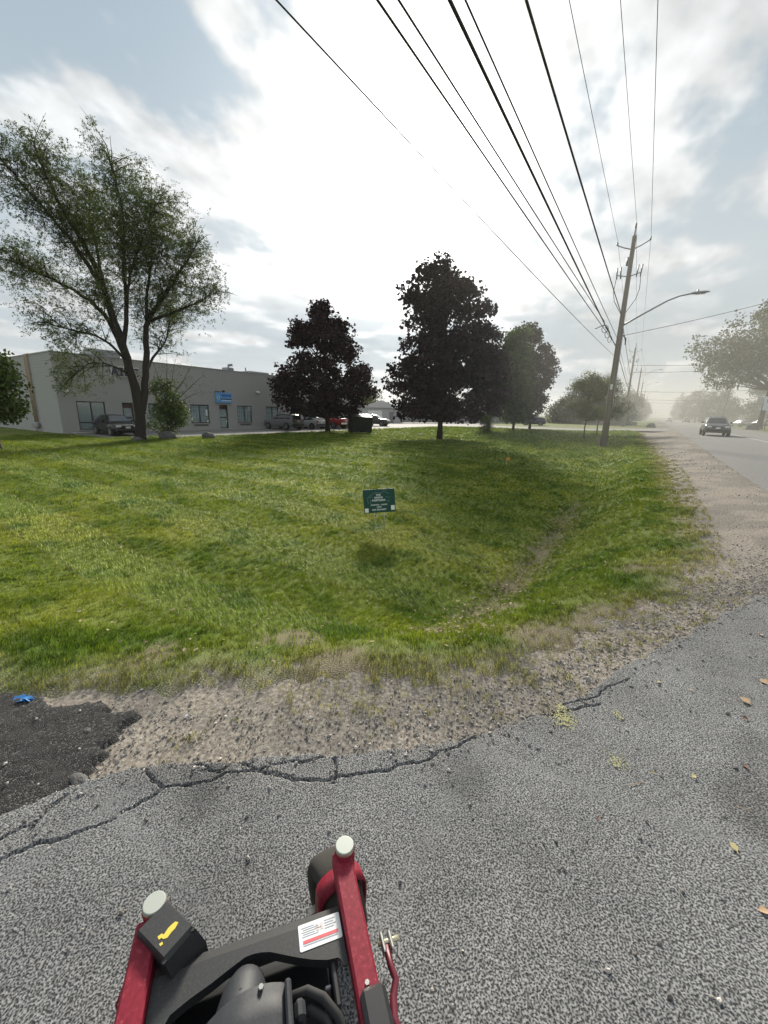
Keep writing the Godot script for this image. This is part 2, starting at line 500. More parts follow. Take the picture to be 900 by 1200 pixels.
func sheet(xs: PackedFloat32Array, zs: PackedFloat32Array, ys: PackedFloat32Array, cols: PackedColorArray, keep: PackedByteArray) -> ArrayMesh:
	var nx := xs.size()
	var nz := zs.size()
	var v := PackedVector3Array(); v.resize(nx * nz)
	var nrm := PackedVector3Array(); nrm.resize(nx * nz)
	var uv := PackedVector2Array(); uv.resize(nx * nz)
	var idx := PackedInt32Array()
	for j in nz:
		for i in nx:
			var o := j * nx + i
			v[o] = Vector3(xs[i], ys[o], zs[j])
			uv[o] = Vector2(xs[i], zs[j])
			var i0 := maxi(i - 1, 0); var i1 := mini(i + 1, nx - 1); var j0 := maxi(j - 1, 0); var j1 := mini(j + 1, nz - 1)
			var gx := (ys[j * nx + i1] - ys[j * nx + i0]) / (xs[i1] - xs[i0])
			var gz := (ys[j1 * nx + i] - ys[j0 * nx + i]) / (zs[j1] - zs[j0])
			nrm[o] = Vector3(-gx, 1.0, -gz).normalized()
			if i < nx - 1 and j < nz - 1 and keep[o] and keep[o + 1] and keep[o + nx] and keep[o + nx + 1]:
				idx.append_array(PackedInt32Array([o, o + 1, o + nx, o + 1, o + nx + 1, o + nx]))
	var arr := []
	arr.resize(Mesh.ARRAY_MAX)
	arr[Mesh.ARRAY_VERTEX] = v; arr[Mesh.ARRAY_NORMAL] = nrm; arr[Mesh.ARRAY_TEX_UV] = uv; arr[Mesh.ARRAY_COLOR] = cols; arr[Mesh.ARRAY_INDEX] = idx
	var m := ArrayMesh.new()
	m.add_surface_from_arrays(Mesh.PRIMITIVE_TRIANGLES, arr)
	return m

func flat(pts: Array, y: float, tint := Color.WHITE) -> ArrayMesh:   # a flat polygon with metric texture coordinates; points are x,z or x,y,z
	var poly := PackedVector2Array()
	for p in pts: poly.append(Vector2(p.x, p.z) if p is Vector3 else p)
	var idx := Geometry2D.triangulate_polygon(poly)
	var st := SurfaceTool.new()
	st.begin(Mesh.PRIMITIVE_TRIANGLES)
	for i in range(0, idx.size(), 3):
		var t := [idx[i], idx[i + 1], idx[i + 2]]
		if (poly[t[1]] - poly[t[0]]).cross(poly[t[2]] - poly[t[0]]) < 0.0: t = [t[0], t[2], t[1]]
		for k in t:
			st.set_normal(Vector3.UP); st.set_uv(poly[k]); st.set_color(tint)
			st.add_vertex(Vector3(poly[k].x, (pts[k].y if pts[k] is Vector3 else y), poly[k].y))
	return st.commit()

func make_ground():
	# far ground in one sheet out to the horizon
	var xs := steps([[-1500.0, -200.0, 260.0], [-200.0, -60.0, 35.0], [-60.0, 60.0, 10.0], [60.0, 1500.0, 360.0]])
	var zs := steps([[-2500.0, -300.0, 220.0], [-300.0, -70.0, 23.0], [-70.0, 30.0, 10.0], [30.0, 600.0, 190.0]])
	var ys := PackedFloat32Array(); var cols := PackedColorArray(); var keep := PackedByteArray()
	for z in zs:
		for x in xs:
			ys.append(-0.75 if (x > -70 and x < 45 and z > -75.0) else -0.06 - 0.25 * ss(-4.0, -20.0, x)); cols.append(Color(0.2, 0.26, 0.05)); keep.append(1)
	structure("ground", sheet(xs, zs, ys, cols, keep), M.lawn)
	# bare soil, gravel and shoulder
	xs = steps([[-40.0, -8.0, 1.0], [-8.0, -3.6, 0.2], [-3.6, 2.6, 0.05]])
	zs = steps([[-76.0, -24.0, 1.0], [-24.0, -10.0, 0.25], [-10.0, -6.0, 0.1], [-6.0, 0.6, 0.05], [0.6, 12.0, 0.6]])
	var hs := PackedFloat32Array(); var dgs := PackedFloat32Array()
	cols = PackedColorArray(); keep = PackedByteArray()
	for z in zs:
		for x in xs:
			var dg := side(grass_edge, Vector2(x, z))
			dgs.append(dg)
			var hh := height(x, z, dg)
			if dg < 0.0 and z > -9.0: hh += 0.012 * n_mid.get_noise_2d(x * 3.0, z * 3.0) - 0.008
			hs.append(hh)
			keep.append(1 if dg < 1.2 else 0)
			var c := Color(0.7, 0.69, 0.675)
			c = c.lerp(Color(1.0, 0.96, 0.91), 0.75 * ss(0.0, 0.35, n_mid.get_noise_2d(x * 0.7 + 2.0, z * 0.7) + 0.12))
			cols.append(c)
	structure("gravel_shoulder", sheet(xs, zs, hs, cols, keep), M.dirt)
	# lawn
	xs = steps([[-60.0, -30.0, 1.5], [-30.0, -12.0, 0.5], [-12.0, -5.0, 0.2], [-5.0, 1.2, 0.08]])
	zs = steps([[-66.0, -40.0, 1.0], [-40.0, -16.0, 0.4], [-16.0, -8.0, 0.16], [-8.0, 0.2, 0.08], [0.2, 8.0, 0.5]])
	hs = PackedFloat32Array(); cols = PackedColorArray(); keep = PackedByteArray()
	for z in zs:
		for x in xs:
			var dg := side(grass_edge, Vector2(x, z))
			var wob := 0.2 * n_mid.get_noise_2d(x * 1.7, z * 1.7) + 0.12 * n_fine.get_noise_2d(x * 0.5, z * 0.5)
			hs.append(height(x, z, dg) + lerpf(-0.035, 0.012, ss(-0.3, 0.1, dg - wob)))
			keep.append(1 if dg > -0.5 + wob and not (x < -29.0 and z < -13.0) else 0)
			cols.append(lawn_tint(x, z, dg))
	structure("lawn", sheet(xs, zs, hs, cols, keep), M.lawn)
	# old asphalt under the mower: cracked, with a broken edge
	xs = steps([[-8.0, -2.4, 0.4], [-2.4, 1.3, 0.0085], [1.3, 2.5, 0.1]])
	zs = steps([[-8.0, -5.3, 0.1], [-5.3, 0.15, 0.0085], [0.15, 9.0, 0.5]])
	var nx := xs.size()
	hs = PackedFloat32Array(); cols = PackedColorArray(); keep = PackedByteArray()
	for z in zs:
		for x in xs:
			var wob := 0.035 * n_mid.get_noise_2d(x * 3.0, z * 3.0) + 0.03 * n_fine.get_noise_2d(x * 0.6, z * 0.6)
			var da := -side(asphalt_edge, Vector2(x, z)) + wob
			var rough := 0.0022 * n_fine.get_noise_2d(x * 9.0, z * 9.0) + 0.005 * n_mid.get_noise_2d(x * 2.0, z * 2.0)
			hs.append(outer(x) + lerpf(-0.03, 0.024 + rough, ss(0.0, 0.022, da)))
			keep.append(1 if da > -0.001 else 0)
			var v := 1.0 + 0.2 * n_mid.get_noise_2d(x * 1.2, z * 1.2) + 0.16 * n_big.get_noise_2d(x * 3.0, z * 3.0) - 0.3 * ss(0.28, 0.5, n_mid.get_noise_2d(x * 0.55 + 31.0, z * 0.55)) + 0.1 * n_fine.get_noise_2d(x * 2.0, z * 2.0)
			# dust trodden over the edge
			var dust := ss(0.35, 0.0, da) * ss(-0.1, 0.4, n_mid.get_noise_2d(x * 2.2 + 5.0, z * 2.2))
			v *= 0.84
			cols.append(Color(v, v * 0.995, v * 0.98).lerp(Color(0.95, 0.88, 0.8), 0.45 * dust))
	for c in cracks:
		for s in c.size() - 1:
			var cut := 0.0065 * (0.6 + 0.5 * absf(n_mid.get_noise_2d(c[s].x * 3.0, c[s].y * 3.0)) * 2.0)
			var lo = Vector2(minf(c[s].x, c[s + 1].x) - 0.06, minf(c[s].y, c[s + 1].y) - 0.06)
			var hi = Vector2(maxf(c[s].x, c[s + 1].x) + 0.06, maxf(c[s].y, c[s + 1].y) + 0.06)
			var i0: int = clampi(xs.bsearch(lo.x), 0, nx - 1); var i1: int = clampi(xs.bsearch(hi.x), 0, nx - 1)
			var j0: int = clampi(zs.bsearch(lo.y), 0, zs.size() - 1); var j1: int = clampi(zs.bsearch(hi.y), 0, zs.size() - 1)
			for j in range(j0, j1 + 1):
				for i in range(i0, i1 + 1):
					var p := Vector2(xs[i], zs[j])
					var q = p + Vector2(n_mid.get_noise_2d(p.x * 6.0, p.y * 6.0), n_mid.get_noise_2d(p.x * 6.0 + 40.0, p.y * 6.0)) * 0.02
					var near = Geometry2D.get_closest_point_to_segment(q, c[s], c[s + 1]).distance_to(q)
					var dip = -0.022 * (1.0 - ss(cut * 0.3, cut * 1.3, near))
					var o := j * nx + i
					hs[o] = minf(hs[o], outer(p.x) + 0.024 + dip)
	structure("side_road", sheet(xs, zs, hs, cols, keep), M.asphalt)
	# loose black millings by the left edge of the asphalt
	xs = steps([[-5.0, -3.4, 0.2], [-3.4, -1.7, 0.04]])
	zs = steps([[-1.3, 0.4, 0.04], [0.4, 5.0, 0.4]])
	hs = PackedFloat32Array(); cols = PackedColorArray(); keep = PackedByteArray()
	var patch := PackedVector2Array([Vector2(-6, 5), Vector2(-3.32, -0.38), Vector2(-3.1, -0.56), Vector2(-2.62, -0.8), Vector2(-2.36, -0.86), Vector2(-2.22, -0.72), Vector2(-2.05, -0.52), Vector2(-2.1, -0.2), Vector2(-2.2, 0.2), Vector2(-5, 5)])
	for z in zs:
		for x in xs:
			var wp = Vector2(x + 0.12 * n_mid.get_noise_2d(x * 3, z * 3), z + 0.12 * n_mid.get_noise_2d(x * 3 + 30, z * 3))
			var inside := Geometry2D.is_point_in_polygon(wp, patch)
			hs.append(outer(x) + (0.02 + 0.012 * n_mid.get_noise_2d(x * 4.0, z * 4.0) + 0.008 * n_fine.get_noise_2d(x, z) if inside else minf(0.0, height(x, z) - outer(x)) - 0.04))
			cols.append(Color.WHITE); keep.append(1)
	structure("millings_patch", sheet(xs, zs, hs, cols, keep), M.tar)
	# main road, parking lot, lane, far verges
	var road := []
	structure("main_road", flat([Vector2(2.2, 40), Vector2(2.2, -1500), Vector2(11.0, -1500), Vector2(11.0, 40)], 0.306), M.road)
	structure("far_verge", flat([Vector2(11.0, 40), Vector2(11.0, -1500), Vector2(400, -1500), Vector2(400, 40)], 0.26, Color(0.22, 0.27, 0.06)), M.lawn)
	structure("far_shoulder", flat([Vector2(11.0, 40), Vector2(11.0, -1500), Vector2(12.6, -1500), Vector2(12.6, 40)], 0.275, Color(0.65, 0.64, 0.63)), M.dirt)
	structure("parking_lot", flat([Vector2(-36.6, -12.3), Vector2(-30.6, -12.6), Vector2(-28.4, -16.5), Vector2(-28.3, -40), Vector2(-28.0, -58.5), Vector2(-24, -63), Vector2(-24, -74), Vector2(-36, -100), Vector2(-60, -100), Vector2(-60, -49), Vector2(-36.6, -49)], -0.262), M.road)
	structure("lane", flat([Vector3(-24.0, -0.258, -63), Vector3(-9.0, -0.2, -64), Vector3(-2.0, 0.1, -62), Vector3(2.5, 0.31, -56), Vector3(2.5, 0.31, -80), Vector3(-2.0, 0.1, -75), Vector3(-9.0, -0.2, -75), Vector3(-24.0, -0.258, -74)], 0.0), M.road)
	structure("grass_strip", flat([Vector3(-24.0, -0.25, -74.5), Vector3(-9.0, -0.19, -75.2), Vector3(-2.0, 0.1, -75.5), Vector3(0.2, 0.16, -80), Vector3(-2.0, 0.16, -160), Vector3(-60.0, -0.1, -160), Vector3(-36.5, -0.25, -101)], 0.0, Color(0.22, 0.27, 0.06)), M.lawn)
	structure("far_side_gravel", flat([Vector3(0.2, 0.2, -80.0), Vector3(2.4, 0.3, -80), Vector3(2.4, 0.3, -400), Vector3(-1.6, 0.2, -400)], 0.0, Color(0.65, 0.64, 0.63)), M.dirt)
	# painted lines
	var k := 0
	for z in range(-30, -330, -9):
		structure("lane_marking" if k == 0 else "lane_marking_%03d" % k, flat([Vector2(6.62, z), Vector2(6.62, z - 9.0), Vector2(6.74, z - 9.0), Vector2(6.74, z)], 0.311), M.white_line)
		k += 1
	# raised concrete walk along the building
	var st = begin()
	box(st, Vector3(-36.62, -0.4, -49.0), Vector3(-35.5, -0.16, -12.6))
	structure("pavement", done(st), M.concrete)

func lawn_tint(x: float, z: float, dg: float) -> Color:
	var a := n_big.get_noise_2d(x * 1.6, z * 1.6)
	var b := n_mid.get_noise_2d(x * 0.8, z * 0.8)
	var c := Color(0.2, 0.265, 0.045).lerp(Color(0.3, 0.34, 0.06), ss(-0.1, 0.5, a))
	c = c.lerp(Color(0.14, 0.22, 0.036), ss(0.0, 0.5, b))
	var worn := ss(0.5, -0.25, dg + 0.3 * b) * 0.85
	c = c.lerp(Color(0.4, 0.36, 0.28), worn)
	var soil := 0.9 * exp(-pow((x - ditch_x(z) + 0.12 * n_mid.get_noise_2d(z * 0.9, 3.0)) / 0.2, 2.0)) * ss(-2.9, -4.0, z) * ss(-16.0, -9.0, z)
	for bb in bare:
		soil = maxf(soil, 1.0 - ss(bb[1] * 0.6, bb[1] * 1.4, Vector2(x, z).distance_to(bb[0]) + 0.2 * b))
	return c.lerp(Color(0.3, 0.25, 0.17), soil * (0.6 + 0.4 * ss(-0.3, 0.3, n_fine.get_noise_2d(x * 0.6, z * 0.6))))


# ------------------------------------------------------------------ grass and gravel
func clump(blades: int, spread: float, tall: float, wide: float, sd: int) -> ArrayMesh:
	var r := RandomNumberGenerator.new()
	r.seed = sd
	var v := PackedVector3Array(); var c := PackedColorArray(); var nn := PackedVector3Array()
	for i in blades:
		var w := r.randf() * TAU
		var at := Vector3(cos(w), 0, sin(w)) * spread * sqrt(r.randf())
		var turn := r.randf() * TAU
		var s := Vector3(cos(turn), 0, sin(turn))
		var lean := Vector3(-s.z, 0, s.x) * r.randf_range(0.15, 0.9) + s * r.randf_range(-0.3, 0.3)
		var h := tall * r.randf_range(0.55, 1.15)
		var hw := wide * r.randf_range(0.6, 1.2) * 0.5
		var mid := at + Vector3.UP * h * 0.6 + lean * h * 0.3
		var tip := at + Vector3.UP * h + lean * h * 0.95
		var q := [at - s * hw - Vector3.UP * 0.01, at + s * hw - Vector3.UP * 0.01, mid + s * hw * 0.75, mid - s * hw * 0.75]
		var t := r.randf()
		var col := Color(0.25 + 0.18 * t, 0.27 + 0.15 * t, 0.24 + 0.17 * t)
		if r.randf() < 0.09: col = Color(0.5, 0.42, 0.66)     # dry blades
		for p in [q[0], q[2], q[1], q[0], q[3], q[2], q[3], tip, q[2]]:
			v.append(p); c.append(col); nn.append((Vector3.UP * 0.8 + Vector3(-s.z, 0, s.x) * 0.6).normalized())
	var arr := []
	arr.resize(Mesh.ARRAY_MAX)
	arr[Mesh.ARRAY_VERTEX] = v; arr[Mesh.ARRAY_COLOR] = c; arr[Mesh.ARRAY_NORMAL] = nn
	var m := ArrayMesh.new()
	m.add_surface_from_arrays(Mesh.PRIMITIVE_TRIANGLES, arr)
	return m

func make_grass():
	var rings := [[0.0, 5.5, 850, 12, 0.03, 0.034, 0.004], [5.5, 10.0, 480, 13, 0.038, 0.036, 0.0055], [10.0, 19.0, 175, 16, 0.06, 0.04, 0.009], [19.0, 38.0, 55, 18, 0.11, 0.045, 0.017], [38.0, 66.0, 14, 22, 0.22, 0.055, 0.034]]
	var k := 0
	for r in rings:
		var buf := PackedFloat32Array()
		var a0: float = deg_to_rad(33.2 - 48.0)
		var a1: float = deg_to_rad(33.2 + 48.0)
		var n := int((r[1] * r[1] - r[0] * r[0]) * 0.5 * (a1 - a0) * r[2])
		for i in n:
			var a := rng.randf_range(a0, a1)
			var d := sqrt(rng.randf_range(r[0] * r[0], r[1] * r[1]))
			var x := -sin(a) * d
			var z := -cos(a) * d
			if x > 1.0 or (x < -28.2 and z < -16.5) or (x < -30.4 and z < -12.4) or x < -36.0 or z < -63.0: continue
			var dg := side(grass_edge, Vector2(x, z))
			var wob := 0.2 * n_mid.get_noise_2d(x * 1.7, z * 1.7) + 0.12 * n_fine.get_noise_2d(x * 0.5, z * 0.5)
			var e := dg - wob + 0.3
			if e < -0.38 or (x < -2.0 and dg < -0.06): continue
			var keep := 0.3 * ss(-0.38, -0.05, e) + 0.7 * ss(-0.1, 0.45, e)
			var chan := exp(-pow((x - ditch_x(z) + 0.12 * n_mid.get_noise_2d(z * 0.9, 3.0)) / 0.2, 2.0)) * ss(-2.9, -4.0, z) * ss(-16.0, -9.0, z)
			keep *= 1.0 - 0.88 * chan * ss(-0.25, 0.3, n_mid.get_noise_2d(x * 1.6 + 50.0, z * 1.6) + 0.3 * n_fine.get_noise_2d(x * 0.4, z * 0.4))
			if d < 9.0:
				keep *= 0.35 + 0.65 * ss(-0.35, 0.05, n_mid.get_noise_2d(x * 1.3 + 20.0, z * 1.3) + 0.5 * ss(0.0, 2.0, dg))
				for bb in bare:
					keep *= 0.15 + 0.85 * ss(bb[1] * 0.3, bb[1] * 1.2, Vector2(x, z).distance_to(bb[0]) + 0.5 * wob)
			if rng.randf() > keep: continue
			# the mower's passes lay the grass over one way, then the other
			var pass_z := z + 0.22 * n_big.get_noise_2d(x * 0.7, z * 0.7)
			var lane := sin(pass_z * TAU / 1.9)
			var lay := 0.9 * clampf(lane * 4.0, -1.0, 1.0) * ss(0.3, 1.2, dg)
			var windrow := exp(-pow(lane / 0.22, 2.0)) * ss(0.3, 1.2, dg)
			var big := n_big.get_noise_2d(x * 1.6, z * 1.6)
			var mid := n_mid.get_noise_2d(x * 0.8, z * 0.8)
			var s := rng.randf_range(0.75, 1.2) * (1.0 + 0.25 * mid)
			s *= lerpf(0.7, 1.0, ss(-0.05, 0.7, e))
			var col := Color(0.142, 0.21, 0.023).lerp(Color(0.225, 0.28, 0.037), ss(-0.15, 0.45, big))
			col = col.lerp(Color(0.075, 0.145, 0.02), ss(0.0, 0.5, mid) * 0.8)
			var worn := ss(0.6, -0.25, dg + 0.4 * mid)
			col = col.lerp(Color(0.27, 0.25, 0.13), clampf(worn * 0.75 + (0.25 if rng.randf() < 0.1 else 0.0) + (0.5 if rng.randf() < 0.35 * windrow else 0.0), 0.0, 0.8))
			var v := rng.randf_range(0.55, 1.5)
			v *= 3.35
			col = Color(col.r * v, col.g * v, col.b * v)
			var turn := rng.randf() * TAU
			var b := Basis(Vector3.BACK, -lay) * Basis(Vector3.UP, turn) * Basis().scaled(Vector3(s, s * rng.randf_range(0.75, 1.15), s))
			push(buf, b, Vector3(x, height(x, z, dg) + 0.012, z), col)
		var o = multimesh("grass", clump(r[3], r[4], r[5], r[6], 5 + k), M.blade, buf)
		var words: String = ["worn short grass along the bare gravel edge and into the swale", "short green grass on the near slope of the swale", "mown green grass around the green yard sign and the flag", "mown green grass of the open lawn before the trees", "mown green grass at the back of the lawn by the lot"][k]
		stuff(o, words, "grass")
		k += 1
		print("  grass ring ", buf.size() / 16)

func pebble(sd: int) -> ArrayMesh:
	var r := RandomNumberGenerator.new()
	r.seed = sd
	var st = begin()
	var ico := SphereMesh.new()
	ico.radial_segments = 6; ico.rings = 2; ico.radius = 1.0; ico.height = 1.5
	var a := ico.get_mesh_arrays()
	var v: PackedVector3Array = a[Mesh.ARRAY_VERTEX]
	var moved := {}
	for i in a[Mesh.ARRAY_INDEX]:
		var key := v[i].snapped(Vector3.ONE * 0.01)
		if not moved.has(key): moved[key] = v[i] * r.randf_range(0.75, 1.2)
		st.add_vertex(moved[key])
	return done(st)

func make_gravel():
	var bufs := [PackedFloat32Array(), PackedFloat32Array(), PackedFloat32Array()]
	for i in 300000:
		var far := rng.randf()
		var z := lerpf(0.3, -6.5, pow(rng.randf(), 0.9)) if far < 0.75 else -6.5 - 19.0 * pow(rng.randf(), 1.6)
		var x := rng.randf_range(-3.6, 2.2)
		var p := Vector2(x, z)
		var dg := side(grass_edge, p)
		if dg > 0.35: continue
		var da := -side(asphalt_edge, p)
		var n := n_mid.get_noise_2d(x * 1.4 + 3.0, z * 1.4)
		var band := exp(-pow((da + 0.16) / 0.22, 2.0)) * (0.5 + 0.5 * ss(-1.6, -0.4, x))
		var dens := 0.035 + 0.06 * ss(-1.2, 0.0, x) + 0.75 * band + 0.2 * ss(0.15, 0.5, n)
		if da > 0.02: dens = 0.5 * exp(-da / 0.09) + 0.02
		if dg > 0.0: dens *= 0.3
		if x < -2.0 and dg < 0.0 and da < 0.0: dens += 0.2
		if rng.randf() > dens: continue
		var s := 0.0021 * pow(rng.randf_range(0.11, 1.0), -0.8)
		if rng.randf() < 0.02: s *= 1.7
		s *= 1.0 + 0.9 * ss(-7.0, -20.0, z)
		var y := height(x, z, dg) + 0.25 * s
		if da > 0.02: y = outer(x) + 0.024 + 0.25 * s + 0.005 * n_mid.get_noise_2d(x * 2.0, z * 2.0)
		elif dg < 0.0 and z > -9.0: y += 0.012 * n_mid.get_noise_2d(x * 3.0, z * 3.0) - 0.008
		var g := rng.randf_range(0.12, 0.36)
		if rng.randf() < 0.1: g = rng.randf_range(0.42, 0.6)
		var warm := rng.randf_range(0.0, 0.12)
		push(bufs[i % 3], Basis.from_euler(rv(3.0)).scaled_local(Vector3(s, s * rng.randf_range(0.6, 1.0), s * rng.randf_range(0.8, 1.3))), Vector3(x, y, z), Color(g * (1.0 + warm), g, g * (1.0 - warm)))
	# dead leaves and clippings lying in the swale's channel
	var litter := PackedFloat32Array()
	for i in 2600:
		var z := -3.0 - 9.0 * pow(rng.randf(), 1.3)
		var x := ditch_x(z) + rng.randfn() * 0.22
		if i % 3 == 0:
			x = rng.randf_range(-4.5, 0.6); z = rng.randf_range(-8.0, -1.2)
		var dg := side(grass_edge, Vector2(x, z))
		if dg < 0.05: continue
		var tone := rng.randf_range(0.5, 1.3)
		var s := rng.randf_range(0.4, 1.1)
		push(litter, Basis.from_euler(Vector3(rng.randf_range(-0.5, 0.5), rng.randf() * TAU, rng.randf_range(-0.5, 0.5))).scaled_local(Vector3(s * rng.randf_range(0.25, 1.0), 1.0, s)), Vector3(x, height(x, z, dg) + 0.03 + 0.02 * rng.randf(), z), Color(0.3 * tone, 0.25 * tone, 0.15 * tone))
	var scrap := begin()
	quad(scrap, Vector3(-0.012, 0, -0.02), Vector3(-0.014, 0.004, 0.015), Vector3(0.012, 0.0, 0.022), Vector3(0.015, 0.004, -0.012))
	stuff(multimesh("clippings", done(scrap), M.stone, litter), "pale dead leaves and clippings scattered in the swale", "clippings")
	var texts := ["loose grey crushed stone between the asphalt and the grass", "scattered pale stone chips between the asphalt and the grass", "mixed brown and grey grit between the asphalt and the grass"]
	for k in 3:
		stuff(multimesh("gravel", pebble(k + 1), M.stone, bufs[k]), texts[k], "gravel")


# ------------------------------------------------------------------ building
func facade(st, along: Vector3, at: Vector3, out: Vector3, length: float, y0: float, y1: float, holes: Array, deep := 0.16):
	# block courses with recessed joints; holes: [from, to, bottom, top]
	var ys := [y0, y1]
	var y := y0
	while y < y1 - 0.1:
		y += 0.2
		ys.append(minf(y, y1)); ys.append(minf(y + 0.03, y1))
	var us := [0.0, length]
	for h in holes:
		us.append(h[0]); us.append(h[1]); ys.append(h[2]); ys.append(h[3])
	us.sort(); ys.sort()
	var P = func(u, v, o): return at + along * u + Vector3.UP * v + out * o
	for i in us.size() - 1:
		if us[i + 1] - us[i] < 1e-4: continue
		for j in ys.size() - 1:
			if ys[j + 1] - ys[j] < 1e-4: continue
			var cu = (us[i] + us[i + 1]) / 2.0
			var cy = (ys[j] + ys[j + 1]) / 2.0
			var open := false
			for h in holes:
				if cu > h[0] and cu < h[1] and cy > h[2] and cy < h[3]: open = true
			if open: continue
			var joint: bool = ys[j + 1] - ys[j] < 0.0301 and fmod(cy - y0, 0.2) < 0.031
			var o := -0.022 if joint else 0.0
			quad(st, P.call(us[i], ys[j], o), P.call(us[i + 1], ys[j], o), P.call(us[i + 1], ys[j + 1], o), P.call(us[i], ys[j + 1], o))
			if joint:
				quad(st, P.call(us[i], ys[j], 0), P.call(us[i + 1], ys[j], 0), P.call(us[i + 1], ys[j], o), P.call(us[i], ys[j], o))
				quad(st, P.call(us[i], ys[j + 1], o), P.call(us[i + 1], ys[j + 1], o), P.call(us[i + 1], ys[j + 1], 0), P.call(us[i], ys[j + 1], 0))
	for h in holes:
		for e in [[h[0], h[2], h[1], h[2]], [h[1], h[2], h[1], h[3]], [h[1], h[3], h[0], h[3]], [h[0], h[3], h[0], h[2]]]:
			quad(st, P.call(e[2], e[3], 0), P.call(e[0], e[1], 0), P.call(e[0], e[1], -deep), P.call(e[2], e[3], -deep))

func letters(called, text, size, m, parent, at: Vector3, turn: Vector3, deep := 0.03, bold := true):
	var t := TextMesh.new()
	var f := SystemFont.new()
	f.font_names = PackedStringArray(["Droid Sans"])
	f.font_weight = 700 if bold else 400
	t.font = f
	t.text = text
	t.font_size = 64
	t.pixel_size = size / 64.0
	t.depth = deep
	return put(called, t, m, parent, at, turn)

func make_building():
	var X := -36.64
	var b := thing("warehouse", "long low grey block building with flat roof and black-framed windows", "building", Vector3(X, -0.3, -12.2))
	# local: x out towards the lawn, -z along the front
	var holes := [[1.1, 3.05, 0.3, 2.43], [4.3, 5.15, 0.12, 2.4], [6.4, 7.3, 0.75, 2.4], [10.2, 12.15, 0.7, 2.42], [13.3, 14.25, 0.14, 2.45], [15.4, 17.25, 0.7, 2.44], [19.2, 21.0, 0.6, 2.44], [25.0, 26.8, 0.65, 2.44], [30.0, 31.0, 0.14, 2.45]]
	var st = begin()
	facade(st, Vector3(0, 0, -1), Vector3.ZERO, Vector3(1, 0, 0), 37.0, 0.0, 5.78, holes)
	put("front_wall", done(st), M.block, b)
	st = begin()
	facade(st, Vector3(1, 0, 0), Vector3(-30, 0, 0), Vector3(0, 0, 1), 30.0, 0.0, 5.78, [])
	put("side_wall", done(st), M.block, b)
	st = begin()
	box(st, Vector3(-30, 0.0, -37.0), Vector3(-29.7, 5.78, -0.3)); box(st, Vector3(-29.7, 0.0, -37.3), Vector3(0, 5.78, -37.0))
	put("back_wall", done(st), M.block, b)
	put("roof", box_mesh(Vector3(-30, 5.45, -37.0), Vector3(-0.25, 5.6, -0.25)), M.dark_room, b)
	st = begin()
	box(st, Vector3(-0.25, 5.785, -37.3), Vector3(0.05, 5.86, 0.05)); box(st, Vector3(-30.0, 5.785, -0.25), Vector3(-0.25, 5.86, 0.05))
	put("parapet_cap", done(st), mat(lin(0.3, 0.3, 0.3), 0.5), b)
	for i in holes.size():
		var h = holes[i]
		var door: bool = i in [1, 4, 8]
		var w := put("door" if door else "window", frame_mesh(h[1] - h[0], h[3] - h[2], 0.07, 2 if not door else 1), M.dark_frame, b, Vector3(-0.12, h[2], -h[0]))
		var wd: float = h[1] - h[0]
		var ht: float = h[3] - h[2]
		if door:
			put("pane", box_mesh(Vector3(0.02, 0.1, -wd + 0.12), Vector3(0.03, ht * 0.46, -0.12)), M.pane, w)
			put("pane", box_mesh(Vector3(0.02, ht * 0.5, -wd + 0.12), Vector3(0.03, ht * 0.82, -0.12)), M.pane, w)
			put("rail", box_mesh(Vector3(-0.02, ht * 0.46, -wd + 0.07), Vector3(0.05, ht * 0.5, -0.07)), M.dark_frame, w)
			put("transom", box_mesh(Vector3(-0.02, ht * 0.83, -wd + 0.07), Vector3(0.045, ht * 0.95, -0.07)), mat(lin(0.06, 0.02, 0.02), 0.4), w)
			put("handle", tube_mesh([Vector3(0.08, ht * 0.38, -wd + 0.13), Vector3(0.08, ht * 0.5, -wd + 0.13)], 0.015, 6), M.steel, w)
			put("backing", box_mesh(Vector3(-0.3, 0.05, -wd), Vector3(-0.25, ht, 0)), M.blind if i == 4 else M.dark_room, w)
		else:
			put("pane", box_mesh(Vector3(0.02, 0.07, -wd / 2 + 0.035), Vector3(0.03, ht - 0.07, -0.07)), M.pane, w)
			put("pane", box_mesh(Vector3(0.02, 0.07, -wd + 0.07), Vector3(0.03, ht - 0.07, -wd / 2 - 0.035)), M.pane, w)
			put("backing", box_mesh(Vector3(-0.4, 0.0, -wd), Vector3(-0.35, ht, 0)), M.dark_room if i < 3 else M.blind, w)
			if i >= 3:
				for k in 7:
					put("bar", box_mesh(Vector3(-0.12, 0.02, -wd * (k + 0.8) / 7.6 - 0.02), Vector3(-0.1, ht - 0.02, -wd * (k + 0.8) / 7.6 + 0.02)), M.dark_frame, w)
				for k in 4:
					put("bar", box_mesh(Vector3(-0.135, ht * (k + 0.7) / 4.4 - 0.02, -wd + 0.02), Vector3(-0.122, ht * (k + 0.7) / 4.4 + 0.02, -0.02)), M.dark_frame, w)
			else:
				put("rail", box_mesh(Vector3(-0.02, ht * 0.24, -wd + 0.07), Vector3(0.045, ht * 0.27, -0.07)), M.dark_frame, w)
			put("sill", box_mesh(Vector3(0.0, -0.1, -wd - 0.05), Vector3(0.2, -0.004, 0.05)), M.concrete, w)
			if i in [3, 5]:
				put("dark_strip", box_mesh(Vector3(0.122, -0.3, -wd + 0.2), Vector3(0.128, -0.102, -0.25)), mat(lin(0.13, 0.125, 0.12), 0.9), w)  # thin darker strip on the wall just below the sill
	put("notice", box_mesh(Vector3(-0.06, 1.4, -11.98), Vector3(-0.05, 1.95, -11.78)), M.white_paint, b)
